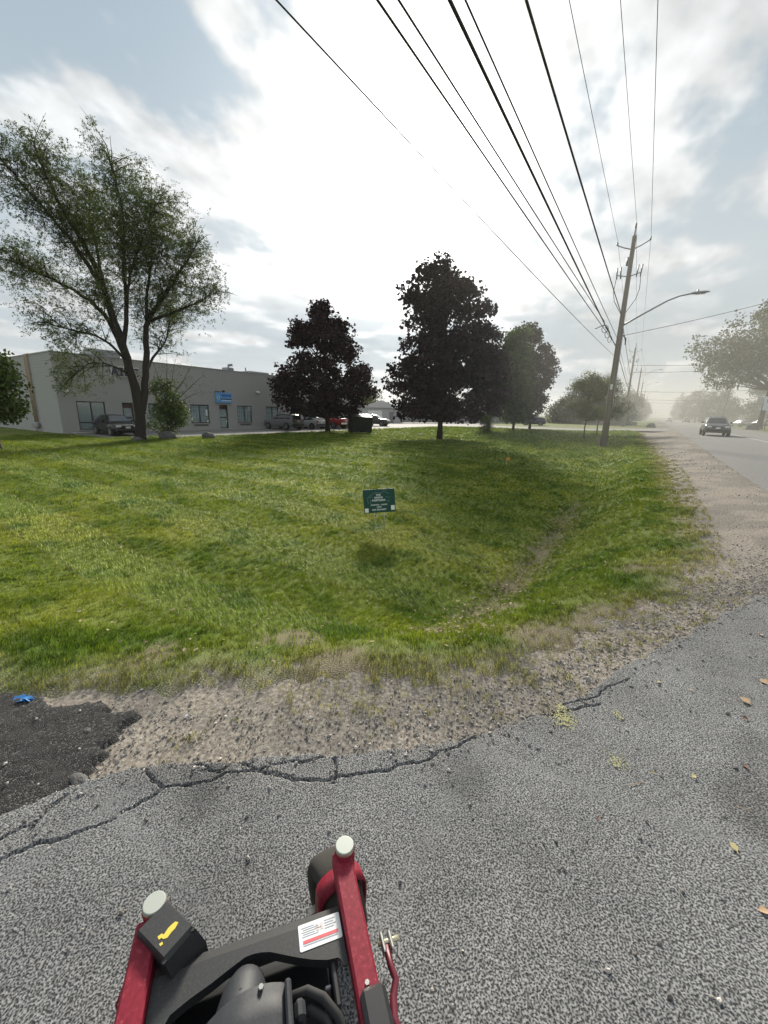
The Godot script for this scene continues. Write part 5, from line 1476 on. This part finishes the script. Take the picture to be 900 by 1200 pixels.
	for h in [[-22.0, -190.0, 12.0, 5.0], [30.0, -230.0, 14.0, 5.5], [-24.0, -270.0, 14.0, 6.0]]:
		var hs := thing("house", ["faint low house beyond the far poles", "faint low house behind trees across the road", "faintest low house farthest down the pole side"][k2], "house", Vector3(h[0], 0.0, h[1]))
		put("wall", box_mesh(Vector3(-h[2] / 2, 0, -8), Vector3(h[2] / 2, h[3] * 0.6, 0)), pale, hs)
		st = begin()
		quad(st, Vector3(-h[2] / 2 - 0.4, h[3] * 0.58, 0.4), Vector3(h[2] / 2 + 0.4, h[3] * 0.58, 0.4), Vector3(h[2] / 2, h[3], -4), Vector3(-h[2] / 2, h[3], -4))
		quad(st, Vector3(h[2] / 2 + 0.4, h[3] * 0.58, -8.4), Vector3(-h[2] / 2 - 0.4, h[3] * 0.58, -8.4), Vector3(-h[2] / 2, h[3], -4), Vector3(h[2] / 2, h[3], -4))
		put("roof", done(st), mat(lin(0.1, 0.095, 0.09), 0.9), hs)
		k2 += 1

func boulder(called, label, at: Vector3, size: Vector3, sd: int):
	var r := noise(FastNoiseLite.TYPE_SIMPLEX, 0.9, 3, sd)
	var st = begin(true)
	var P = func(i, j):
		var la: float = PI * j / 9.0 - PI / 2
		var lo: float = TAU * (i % 14) / 14.0
		var d := Vector3(cos(la) * cos(lo), sin(la), cos(la) * sin(lo))
		return d * (1.0 + 0.35 * r.get_noise_3dv(d * 1.3)) * size + Vector3(0, size.y * 0.45, 0)
	for j in 9:
		for i in 14:
			quad(st, P.call(i, j), P.call(i, j + 1), P.call(i + 1, j + 1), P.call(i + 1, j))
	tag(put(called, done(st), M.rock, self, at), label, "rock")


# ------------------------------------------------------------------ small things
func on(x: float, z: float) -> float:
	return height(x, z)

func make_small_things():
	var at := Vector3(-4.14, on(-4.14, -6.19), -6.19)
	var s := thing("yard_sign", "green corrugated yard sign with white lettering on a wire stake", "sign", at, 0.589)
	var sheet_t := Transform3D(Basis(Vector3.BACK, deg_to_rad(5.0)), Vector3(-0.02, 0.6, 0))
	var piv := put("board", box_mesh(Vector3(-0.3, -0.228, -0.002), Vector3(0.3, 0.228, 0.003)), mat(lin(0.012, 0.07, 0.06), 0.45), s)
	piv.transform = sheet_t
	var white := mat(lin(0.85, 0.87, 0.86), 0.5)
	for l in [["THE", 0.05, 0.115], ["GREEN", 0.05, 0.065], ["PARTNERS", 0.052, 0.012], ["GARDENS - LAWNS", 0.036, -0.075], ["CARE", 0.036, -0.118], ["647-782-8627", 0.044, -0.17]]:
		letters("lettering", l[0], l[1], white, piv, Vector3(-0.01, l[2], 0.0035), Vector3.ZERO, 0.002)
	var pale_line := mat(lin(0.16, 0.3, 0.26), 0.5)
	for l in [[Vector2(-0.21, 0.085), Vector2(-0.06, 0.17)], [Vector2(-0.06, 0.17), Vector2(0.05, 0.15)], [Vector2(0.05, 0.15), Vector2(0.1, 0.185)], [Vector2(0.1, 0.185), Vector2(0.19, 0.13)], [Vector2(-0.24, 0.06), Vector2(-0.12, 0.085)], [Vector2(-0.22, 0.04), Vector2(-0.21, -0.05)], [Vector2(-0.17, 0.03), Vector2(-0.16, -0.05)], [Vector2(0.12, 0.07), Vector2(0.2, 0.06)], [Vector2(0.14, 0.02), Vector2(0.17, -0.03)], [Vector2(0.17, -0.03), Vector2(0.2, 0.01)]]:
		put("emblem_line", tube_mesh([Vector3(l[0].x, l[0].y, 0.004), Vector3(l[1].x, l[1].y, 0.004)], 0.0035, 4), pale_line, piv)
	put("white_square", box_mesh(Vector3(-0.285, -0.215, 0.004), Vector3(-0.215, -0.135, 0.006)), white, piv)
	put("white_square", box_mesh(Vector3(0.215, -0.19, 0.004), Vector3(0.285, -0.1, 0.006)), white, piv)
	for x in [-0.11, 0.09]:
		put("stake_wire", tube_mesh([Vector3(x, -0.15, -0.004), Vector3(x, 0.5, -0.006)], 0.0035, 5), M.steel, s)
	for y in [0.08, 0.33]:
		put("stake_bar", tube_mesh([Vector3(-0.11, y, -0.005), Vector3(0.09, y, -0.005)], 0.0035, 5), M.steel, s)
	# marker flag
	var fx := -4.9; var fz := -16.64
	var fl := thing("marker_flag", "small orange marker flag on a thin wire in the lawn", "flag", Vector3(fx, on(fx, fz), fz), 0.3)
	put("staff", tube_mesh([Vector3(0, -0.1, 0), Vector3(0.01, 0.5, 0)], 0.004, 5), M.steel, fl)
	var st = begin()
	for k in 4:
		var x0 := k * 0.03; var x1 := (k + 1) * 0.03
		var w = func(x): return 0.012 * sin(x * 60.0)
		quad(st, Vector3(x0, 0.38, w.call(x0)), Vector3(x1, 0.38 - 0.01, w.call(x1)), Vector3(x1, 0.49, w.call(x1)), Vector3(x0, 0.5, w.call(x0)))
	put("flag", done(st), mat(lin(0.75, 0.3, 0.04), 0.6), fl)
	# yellow paint on the asphalt: sprayed specks
	var yellow := mat(lin(0.34, 0.33, 0.15), 0.8)
	var spots := [[-0.19, -2.28, 0.09, 420, "faded yellow spray paint blotch on the asphalt by the crack"], [-0.22, -2.38, 0.035, 90, "small yellow paint fleck beside the larger blotch"], [0.1, -2.07, 0.05, 90, "pale yellow paint fleck on the open asphalt"], [0.08, -2.46, 0.05, 60, "faint streak of yellow paint on the asphalt"]]
	for p in spots:
		st = begin()
		for k in p[3]:
			var c := Vector2(rng.randfn() * p[2] * 0.5, rng.randfn() * p[2] * 0.42)
			var r := rng.randf_range(0.0015, 0.005)
			var q := []
			for i in 5:
				var w := TAU * i / 5.0
				q.append(Vector3(c.x + cos(w) * r * rng.randf_range(0.6, 1.3), rng.randf_range(0.0, 0.0015), c.y + sin(w) * r * rng.randf_range(0.6, 1.3)))
			for i in 3: tri(st, q[0], q[i + 2], q[i + 1])
		var o = put("paint_mark", done(st), yellow, self, Vector3(p[0], outer(p[0]) + 0.031, p[1]))
		o.set_meta("kind", "stuff"); tag(o, p[4], "paint")
	# blue scrap by the millings
	st = begin()
	for k in 9:
		var c := Vector3(rng.randf_range(-0.05, 0.05), 0.014 + rng.randf() * 0.012, rng.randf_range(-0.025, 0.025))
		var u := Vector3(rng.randf_range(0.018, 0.036), rng.randf_range(-0.012, 0.012), rng.randf_range(-0.02, 0.02))
		var w := Vector3(rng.randf_range(-0.015, 0.015), rng.randf_range(-0.02, 0.02), rng.randf_range(0.02, 0.035))
		quad(st, c - u - w, c - u + w, c + u + w, c + u - w)
	var blue := put("plastic_scrap", done(st), mat(lin(0.02, 0.16, 0.45), 0.4), self, Vector3(-3.02, 0.012, -0.58), Vector3(0, 0.7, 0))
	blue.scale = Vector3(0.8, 0.5, 0.7)
	tag(blue, "crumpled bright blue plastic scrap at the edge of black millings", "litter")
	# broken asphalt lump and stones
	boulder("asphalt_lump", "broken dark asphalt lump at the crumbling asphalt edge", Vector3(-2.1, 0.0, -0.52), Vector3(0.06, 0.022, 0.035), 14)
	boulder("tan_stone", "flat tan stone lying on the black millings", Vector3(-2.42, 0.012, -0.68), Vector3(0.025, 0.01, 0.018), 15)
	var white_bits := [[-2.35, -0.32], [-2.5, -0.35], [-2.22, -0.4], [-2.62, -0.72], [-2.75, -0.55], [-2.3, -0.6]]
	for w in white_bits:
		var o = put("stone_chip", pebble(6), mat(lin(0.5, 0.49, 0.46), 0.8), self, Vector3(w[0], 0.025, w[1]), rv(2.0))
		o.scale = Vector3.ONE * rng.randf_range(0.006, 0.011)
		tag(o, "small white stone chip on the black millings", "stone", "white chips on the millings")
	# fallen leaves and twigs on the asphalt
	var leaf_spots := [[0.8, -3.2, 0.075, 0], [0.71, -2.88, 0.085, 0], [0.26, -2.92, 0.04, 1], [0.41, -2.15, 0.04, 1], [0.52, -1.79, 0.05, 1], [0.58, -1.59, 0.05, 0], [0.68, -2.72, 0.04, 2], [0.24, -2.08, 0.025, 1], [0.95, -2.95, 0.05, 2], [0.62, -2.3, 0.04, 2], [0.45, -2.9, 0.03, 1], [0.9, -3.9, 0.05, 0], [0.05, -1.7, 0.025, 2]]
	var tones := [mat(lin(0.36, 0.24, 0.14), 0.7), mat(lin(0.42, 0.36, 0.17), 0.7), mat(lin(0.18, 0.08, 0.05), 0.7)]
	for l in leaf_spots:
		st = begin(true)
		var L: float = l[2] * 0.75
		var curl := rng.randf_range(0.2, 0.5)
		var outline := [0.0, 0.2, 0.34, 0.38, 0.28, 0.12, 0.0]
		for i in 6:
			for sd in [-1, 1]:
				var A := Vector3(0, 0.0, i / 6.0 * L); var B := Vector3(0, 0.0, (i + 1) / 6.0 * L)
				var a2 = A + Vector3(outline[i] * L * sd, outline[i] * L * curl, 0); var b2 = B + Vector3(outline[i + 1] * L * sd, outline[i + 1] * L * curl, 0)
				if sd > 0: quad(st, A, B, b2, a2)
				else: quad(st, B, A, a2, b2)
		tube(st, [Vector3(0, 0, 0), Vector3(0.004, 0.004, -0.4 * L)], 0.0012, 4)
		var o = put("fallen_leaf", done(st), tones[l[3]], self, Vector3(l[0], outer(l[0]) + 0.03, l[1]), Vector3(rng.randf_range(-0.2, 0.2), rng.randf() * TAU, rng.randf_range(-0.3, 0.3)))
		tag(o, ["dry brown curled leaf lying on the rough asphalt", "small yellow leaf lying on the rough asphalt", "dark reddish dry leaf lying on the rough asphalt"][l[3]], "leaf", ["brown leaves on the asphalt", "yellow leaves on the asphalt", "dark leaves on the asphalt"][l[3]])
	for k in 8:
		var x := rng.randf_range(0.05, 0.85); var z := rng.randf_range(-3.2, -1.7)
		var d := Vector3(rng.randfn(), 0, rng.randfn()).normalized() * rng.randf_range(0.03, 0.08)
		var o = put("twig", tube_mesh([Vector3.ZERO, d * 0.5 + Vector3(0.006, 0.004, 0), d], 0.0016, 4), M.bark if k % 2 else tones[0], self, Vector3(x, outer(x) + 0.029, z))
		tag(o, "thin dry twig lying on the rough asphalt", "twig", "twigs on the asphalt")


# ------------------------------------------------------------------ mower
func make_mower():
	var m := thing("ride_on_mower", "red-framed ride-on mower with black deck plate and front caster wheels", "mower", Vector3(-0.8037, 0.026, -0.5626), deg_to_rad(50.81))
	var red := mat(Color.WHITE, 0.5, 0.0, 0.35)
	red.albedo_texture = ntex(noise(FastNoiseLite.TYPE_SIMPLEX, 0.03, 5, 31), [[0.0, lin(0.12, 0.008, 0.018)], [0.3, lin(0.175, 0.011, 0.025)], [0.75, lin(0.21, 0.015, 0.031)], [0.9, lin(0.25, 0.04, 0.055)], [1.0, lin(0.32, 0.16, 0.14)]], 512)
	red.uv1_triplanar = true; red.uv1_scale = Vector3(3, 3, 3)
	var black := mat(Color.WHITE, 0.5, 0.0, 0.5)
	black.albedo_texture = ntex(noise(FastNoiseLite.TYPE_SIMPLEX, 0.05, 5, 33), [[0.0, lin(0.014, 0.015, 0.017)], [0.6, lin(0.022, 0.024, 0.027)], [0.88, lin(0.032, 0.034, 0.036)], [1.0, lin(0.1, 0.097, 0.088)]], 512)
	black.uv1_triplanar = true; black.uv1_scale = Vector3(4, 4, 4)
	var plastic: StandardMaterial3D = black.duplicate()
	plastic.roughness = 0.62
	plastic.albedo_color = lin(0.95, 1.0, 1.15)
	var tyre_m := grained(0.045, 0.043, 0.04, 0.06, 0.9, Vector3(8, 8, 8), 0.1)
	var brass := mat(lin(0.62, 0.58, 0.42), 0.4, 0.8)
	# side tubes and cross tube
	put("frame_tube", bevel_box(Vector3(0.232, 0.335, -0.005), Vector3(0.292, 0.395, 1.1), 0.006), red, m)
	put("frame_tube", bevel_box(Vector3(-0.315, 0.335, 0.02), Vector3(-0.255, 0.395, 1.1), 0.006), red, m)
	put("cross_tube", bevel_box(Vector3(0.17, 0.318, 0.17), Vector3(0.231, 0.352, 0.218), 0.006), red, m)
	# caster pivots
	for sd in [-1, 1]:
		var piv = put("caster_pivot", lathe_mesh([Vector2(0.0, 0.255), Vector2(0.032, 0.255), Vector2(0.032, 0.408), Vector2(0.029, 0.41)], 24, true), red, m, Vector3(0.273 * sd, 0, 0))
		put("pivot_cap", lathe_mesh([Vector2(0.030, 0.408), Vector2(0.0297, 0.418), Vector2(0.028, 0.4208), Vector2(0.0265, 0.421), Vector2(0.0, 0.4211)], 28, false), mat(lin(0.36, 0.39, 0.36), 0.55, 0.2), piv)
		put("cap_rim", lathe_mesh([Vector2(0.0305, 0.404), Vector2(0.0313, 0.412), Vector2(0.0302, 0.417)], 28, true), brass, piv)
	# caster forks and wheels
	for w in [[Vector3(0.25, 0.14, -0.04), 0.2], [Vector3(-0.268, 0.14, 0.12), -0.2]]:
		var cw: Vector3 = w[0]
		var fk := begin(true)
		var arc := []
		for k in 13:
			var t := PI * k / 12.0
			arc.append(Vector2(-cos(t) * 0.083, 0.06 + pow(sin(t), 0.6) * 0.09))
		arc.push_front(Vector2(-0.083, -0.02)); arc.push_back(Vector2(0.083, -0.02))
		for k in arc.size() - 1:
			var a = arc[k]; var b = arc[k + 1]
			var wa: float = lerpf(0.02, 0.03, ss(-0.02, 0.15, a.y)); var wb: float = lerpf(0.02, 0.03, ss(-0.02, 0.15, b.y))
			quad(fk, Vector3(a.x, a.y, wa), Vector3(b.x, b.y, wb), Vector3(b.x, b.y, -wb), Vector3(a.x, a.y, -wa))
			var ia = a * Vector2(0.93, 0.96); var ib = b * Vector2(0.93, 0.96)
			quad(fk, Vector3(ib.x, ib.y, wb), Vector3(ia.x, ia.y, wa), Vector3(ia.x, ia.y, -wa), Vector3(ib.x, ib.y, -wb))
			quad(fk, Vector3(ia.x, ia.y, wa), Vector3(ib.x, ib.y, wb), Vector3(b.x, b.y, wb), Vector3(a.x, a.y, wa))
			quad(fk, Vector3(ib.x, ib.y, -wb), Vector3(ia.x, ia.y, -wa), Vector3(a.x, a.y, -wa), Vector3(b.x, b.y, -wb))
		put("caster_fork", done(fk), red, m, cw + Vector3(0.012, 0, 0.035) * signf(w[1]), Vector3(0, w[1], 0))
		var tx := Transform3D(Basis(Vector3.BACK, -PI / 2), Vector3.ZERO)
		var wh = put("caster_wheel", lathe_mesh([Vector2(0.06, -0.045), Vector2(0.075, -0.062), Vector2(0.112, -0.066), Vector2(0.13, -0.05), Vector2(0.135, -0.025), Vector2(0.136, 0.0), Vector2(0.135, 0.025), Vector2(0.13, 0.05), Vector2(0.112, 0.066), Vector2(0.075, 0.062), Vector2(0.06, 0.045)], 36, true, tx), tyre_m, m, cw, Vector3(0, w[1], 0))
		put("rim", lathe_mesh([Vector2(0.018, -0.06), Vector2(0.03, -0.035), Vector2(0.065, -0.04), Vector2(0.065, 0.04), Vector2(0.03, 0.035), Vector2(0.018, 0.06), Vector2(0.0, 0.06)], 24, true, tx), M.black_paint, wh)
		put("axle_bolt", lathe_mesh([Vector2(0.0, -0.098), Vector2(0.013, -0.098), Vector2(0.013, 0.098), Vector2(0.0, 0.098)], 6, false, tx), M.steel, wh)
	# black plate with its arched cut-out and folded front lip
	var poly := PackedVector2Array([Vector2(-0.2, 0.14), Vector2(-0.113, 0.138), Vector2(0.228, 0.142), Vector2(0.229, 0.25), Vector2(0.224, 0.257), Vector2(0.216, 0.253), Vector2(0.212, 0.24), Vector2(0.205, 0.234), Vector2(0.178, 0.231), Vector2(0.14, 0.219), Vector2(0.102, 0.203), Vector2(0.057, 0.182), Vector2(0.034, 0.171), Vector2(0.011, 0.165), Vector2(-0.01, 0.162), Vector2(-0.031, 0.163), Vector2(-0.064, 0.174), Vector2(-0.113, 0.192), Vector2(-0.16, 0.206), Vector2(-0.2, 0.222), Vector2(-0.225, 0.26), Vector2(-0.235, 0.36), Vector2(-0.238, 0.55), Vector2(-0.253, 0.55), Vector2(-0.253, 0.14)])
	var st = begin()
	plate(st, poly, 0.355, 0.361)
	put("deck_plate", done(st), black, m)
	st = begin()
	quad(st, Vector3(-0.2, 0.361, 0.1402), Vector3(-0.2, 0.338, 0.107), Vector3(0.23, 0.338, 0.107), Vector3(0.23, 0.361, 0.1422))
	quad(st, Vector3(-0.2, 0.338, 0.107), Vector3(-0.2, 0.2, 0.105), Vector3(0.23, 0.2, 0.105), Vector3(0.23, 0.338, 0.107))
	quad(st, Vector3(0.23, 0.361, 0.1422), Vector3(0.23, 0.338, 0.107), Vector3(0.23, 0.29, 0.105), Vector3(0.23, 0.29, 0.142))
	put("front_lip", done(st), black, m)
	st = begin()
	for k in range(7, 20):
		var a = poly[k]; var b = poly[k + 1]
		quad(st, Vector3(b.x, 0.355, b.y), Vector3(a.x, 0.355, a.y), Vector3(a.x, 0.335, a.y + 0.003), Vector3(b.x, 0.335, b.y + 0.003))
	put("cutout_edge", done(st), black, m)
	# white safety label on the plate
	var lab = put("safety_label", label_plate(), mat(lin(0.7, 0.72, 0.72), 0.4), m, Vector3(0.168, 0.3615, 0.166), Vector3(0, 0.01, 0))
	put("red_band", box_mesh(Vector3(-0.048, 0.001, 0.008), Vector3(0.048, 0.0016, 0.0155)), mat(lin(0.6, 0.1, 0.12), 0.5), lab)
	var ink := mat(lin(0.3, 0.32, 0.38), 0.5)
	for k in 5:
		put("print_line", box_mesh(Vector3(-0.05 + 0.004 * (k % 2), 0.001, -0.021 + k * 0.005), Vector3(-0.014 + 0.01 * (k % 3), 0.0014, -0.0195 + k * 0.005)), ink, lab)
	for k in 4:
		put("print_line", box_mesh(Vector3(0.014, 0.001, -0.022 + k * 0.006), Vector3(0.046 - 0.006 * (k % 2), 0.0014, -0.02 + k * 0.006)), ink, lab)
	put("print_line", box_mesh(Vector3(-0.048, 0.001, 0.0185), Vector3(0.046, 0.0014, 0.0205)), ink, lab)
	for k in 2:
		put("pictogram", box_mesh(Vector3(-0.01 + 0.012 * k, 0.001, -0.02), Vector3(-0.001 + 0.012 * k, 0.0014, -0.004)), mat(lin(0.55, 0.5, 0.5), 0.5), lab)
	# black corner box over the left pivot
	st = begin()
	var lv := [[0.25, [Vector2(-0.307, 0.06), Vector2(-0.235, 0.0), Vector2(-0.128, 0.09), Vector2(-0.202, 0.16)]], [0.345, [Vector2(-0.307, 0.058), Vector2(-0.238, 0.0), Vector2(-0.134, 0.09), Vector2(-0.203, 0.158)]], [0.408, [Vector2(-0.305, 0.056), Vector2(-0.239, 0.0), Vector2(-0.156, 0.09), Vector2(-0.219, 0.146)]], [0.42, [Vector2(-0.298, 0.058), Vector2(-0.241, 0.008), Vector2(-0.166, 0.088), Vector2(-0.223, 0.137)]]]
	for i in 3:
		for k in 4:
			var a = lv[i][1][k]; var b = lv[i][1][(k + 1) % 4]; var c = lv[i + 1][1][(k + 1) % 4]; var d = lv[i + 1][1][k]
			quad(st, Vector3(b.x, lv[i][0], b.y), Vector3(a.x, lv[i][0], a.y), Vector3(d.x, lv[i + 1][0], d.y), Vector3(c.x, lv[i + 1][0], c.y))
	var tq = lv[3][1]
	quad(st, Vector3(tq[3].x, 0.42, tq[3].y), Vector3(tq[2].x, 0.42, tq[2].y), Vector3(tq[1].x, 0.42, tq[1].y), Vector3(tq[0].x, 0.42, tq[0].y))
	var cb = put("corner_box", done(st), black, m)
	st = begin()
	var torn := PackedVector2Array([Vector2(-0.247, 0.088), Vector2(-0.238, 0.084), Vector2(-0.232, 0.088), Vector2(-0.224, 0.076), Vector2(-0.216, 0.07), Vector2(-0.208, 0.066), Vector2(-0.2, 0.07), Vector2(-0.206, 0.082), Vector2(-0.214, 0.088), Vector2(-0.222, 0.098), Vector2(-0.232, 0.098), Vector2(-0.236, 0.094), Vector2(-0.243, 0.096)])
	plate(st, torn, 0.4202, 0.4208)
	put("torn_sticker", done(st), mat(lin(0.62, 0.5, 0.06), 0.5), cb)
	st = begin()
	plate(st, PackedVector2Array([Vector2(-0.24, 0.106), Vector2(-0.233, 0.103), Vector2(-0.23, 0.109), Vector2(-0.236, 0.112)]), 0.4202, 0.4208)
	put("torn_sticker", done(st), mat(lin(0.62, 0.5, 0.06), 0.5), cb)
	for p in [Vector3(-0.163, 0.408, 0.092), Vector3(-0.222, 0.408, 0.143)]:
		put("bolt", lathe_mesh([Vector2(0.0, 0.006), Vector2(0.006, 0.006), Vector2(0.007, 0.0)], 6, false, Transform3D(Basis(), p)), M.black_paint, cb)
	# what lies in the cut-out: pan, moulded neck, cover, hoses
	put("inner_pan", bevel_box(Vector3(-0.25, 0.17, 0.03), Vector3(0.19, 0.19, 0.9), 0.004), M.black_paint, m)
	put("inner_wall", bevel_box(Vector3(0.185, 0.19, 0.2), Vector3(0.2, 0.35, 0.32), 0.004), M.black_paint, m)
	put("moulded_neck", tube_mesh([Vector3(-0.026, 0.3, 0.182), Vector3(-0.026, 0.303, 0.184), Vector3(-0.027, 0.31, 0.19), Vector3(-0.028, 0.318, 0.2), Vector3(-0.032, 0.328, 0.22), Vector3(-0.04, 0.337, 0.26), Vector3(-0.06, 0.345, 0.38)], [0.004, 0.02, 0.036, 0.046, 0.055, 0.061, 0.07], 22), plastic, m)
	put("neck_rib", tube_mesh([Vector3(-0.088, 0.345, 0.246), Vector3(-0.07, 0.375, 0.242), Vector3(-0.038, 0.39, 0.24), Vector3(-0.006, 0.376, 0.242), Vector3(0.015, 0.345, 0.246)], 0.005, 6), plastic, m)
	st = begin(true)
	var cov := func(u: float, v: float) -> Vector3:
		var x := lerpf(-0.16, 0.078, u)
		return Vector3(x, 0.425 - 0.05 * pow(absf(u - 0.6) * 1.6, 2.0) - 0.02 * v + 0.006 * n_mid.get_noise_2d(x * 9.0, v * 3.0), lerpf(0.262 + 0.05 * pow(absf(u - 0.7) * 1.4, 2.0), 0.6, v))
	for i in 12:
		for j in 6:
			quad(st, cov.call(i / 12.0, (j + 1) / 6.0), cov.call((i + 1) / 12.0, (j + 1) / 6.0), cov.call((i + 1) / 12.0, j / 6.0), cov.call(i / 12.0, j / 6.0))
	for i in 12:
		var a: Vector3 = cov.call(i / 12.0, 0.0); var b: Vector3 = cov.call((i + 1) / 12.0, 0.0)
		quad(st, a, b, b + Vector3(0, -0.05, -0.004), a + Vector3(0, -0.05, -0.004))
	for j in 6:
		var a: Vector3 = cov.call(1.0, j / 6.0); var b: Vector3 = cov.call(1.0, (j + 1) / 6.0)
		quad(st, a, b, b + Vector3(0.004, -0.09, 0), a + Vector3(0.004, -0.09, 0))
	put("front_cover", done(st), plastic, m)
	put("cover_seam", bevel_box(Vector3(0.066, 0.4, 0.268), Vector3(0.082, 0.426, 0.6), 0.005), plastic, m)
	put("bracket", bevel_box(Vector3(0.086, 0.3, 0.29), Vector3(0.112, 0.385, 0.33), 0.008), plastic, m)
	put("bolt", lathe_mesh([Vector2(0.0, 0.43), Vector2(0.006, 0.43), Vector2(0.007, 0.42)], 6, false, Transform3D(Basis(), Vector3(0.012, -0.002, 0.268))), M.steel, m)
	put("hose", tube_mesh([Vector3(0.085, 0.36, 0.275), Vector3(0.12, 0.375, 0.282), Vector3(0.155, 0.375, 0.305), Vector3(0.185, 0.36, 0.34), Vector3(0.2, 0.33, 0.4)], 0.011, 10), M.rubber, m)
	put("hose", tube_mesh([Vector3(0.09, 0.34, 0.3), Vector3(0.125, 0.36, 0.31), Vector3(0.155, 0.36, 0.335), Vector3(0.18, 0.34, 0.38)], 0.011, 10), M.rubber, m)
	put("upright_tab", bevel_box(Vector3(0.165, 0.19, 0.262), Vector3(0.182, 0.33, 0.272), 0.003), M.galvanised, m)
	# foot rest at the end of the right tube
	put("foot_rest", bevel_box(Vector3(0.238, 0.385, 0.335), Vector3(0.302, 0.42, 0.7), 0.01), M.black_paint, m)
	put("bolt", lathe_mesh([Vector2(0.0, 0.402), Vector2(0.006, 0.402), Vector2(0.007, 0.394)], 6, false, Transform3D(Basis(), Vector3(0.262, 0, 0.322))), M.steel, m)
	# lift lever with its steel clevis
	var lev = put("lift_lever", tube_mesh([Vector3(0.352, 0.275, 0.205), Vector3(0.352, 0.272, 0.25), Vector3(0.357, 0.268, 0.275), Vector3(0.34, 0.265, 0.305), Vector3(0.33, 0.262, 0.34), Vector3(0.345, 0.25, 0.42)], [0.0095, 0.0095, 0.0095, 0.01, 0.011, 0.011], 10), mat(lin(0.14, 0.014, 0.03), 0.45), m)
	put("clevis", bevel_box(Vector3(0.338, 0.262, 0.176), Vector3(0.348, 0.292, 0.222), 0.003), M.steel, lev)
	put("clevis", bevel_box(Vector3(0.362, 0.262, 0.178), Vector3(0.372, 0.292, 0.222), 0.003), M.steel, lev)
	put("pin", tube_mesh([Vector3(0.33, 0.278, 0.195), Vector3(0.392, 0.278, 0.198)], 0.007, 8), brass, lev)
	put("spring", tube_mesh([Vector3(0.384, 0.276, 0.19), Vector3(0.39, 0.268, 0.21), Vector3(0.382, 0.262, 0.225), Vector3(0.39, 0.254, 0.24)], 0.005, 6), M.steel, lev)
	# rest of the machine, under the camera
	put("cutting_deck", bevel_box(Vector3(-0.46, 0.07, 0.5), Vector3(0.46, 0.19, 1.0), 0.03), red, m)
	put("engine", bevel_box(Vector3(-0.2, 0.4, 1.15), Vector3(0.2, 0.75, 1.6), 0.04), M.black_paint, m)
	for sd in [-1, 1]:
		var tx := Transform3D(Basis(Vector3.BACK, -PI / 2), Vector3.ZERO)
		put("drive_wheel", lathe_mesh([Vector2(0.12, -0.09), Vector2(0.23, -0.1), Vector2(0.25, -0.06), Vector2(0.25, 0.06), Vector2(0.23, 0.1), Vector2(0.12, 0.09)], 28, true, tx), tyre_m, m, Vector3(0.42 * sd, 0.25, 1.35))

func label_plate() -> ArrayMesh:
	var st = begin()
	var poly := PackedVector2Array()
	for c in [[0.054, 0.026, 0.0], [-0.054, 0.026, PI / 2], [-0.054, -0.026, PI], [0.054, -0.026, 1.5 * PI]]:
		for k in 4:
			var w: float = c[2] + k * PI / 6.0
			poly.append(Vector2(c[0] + cos(w) * 0.004, c[1] + sin(w) * 0.004))
	plate(st, poly, 0.0, 0.0008)
	return done(st)
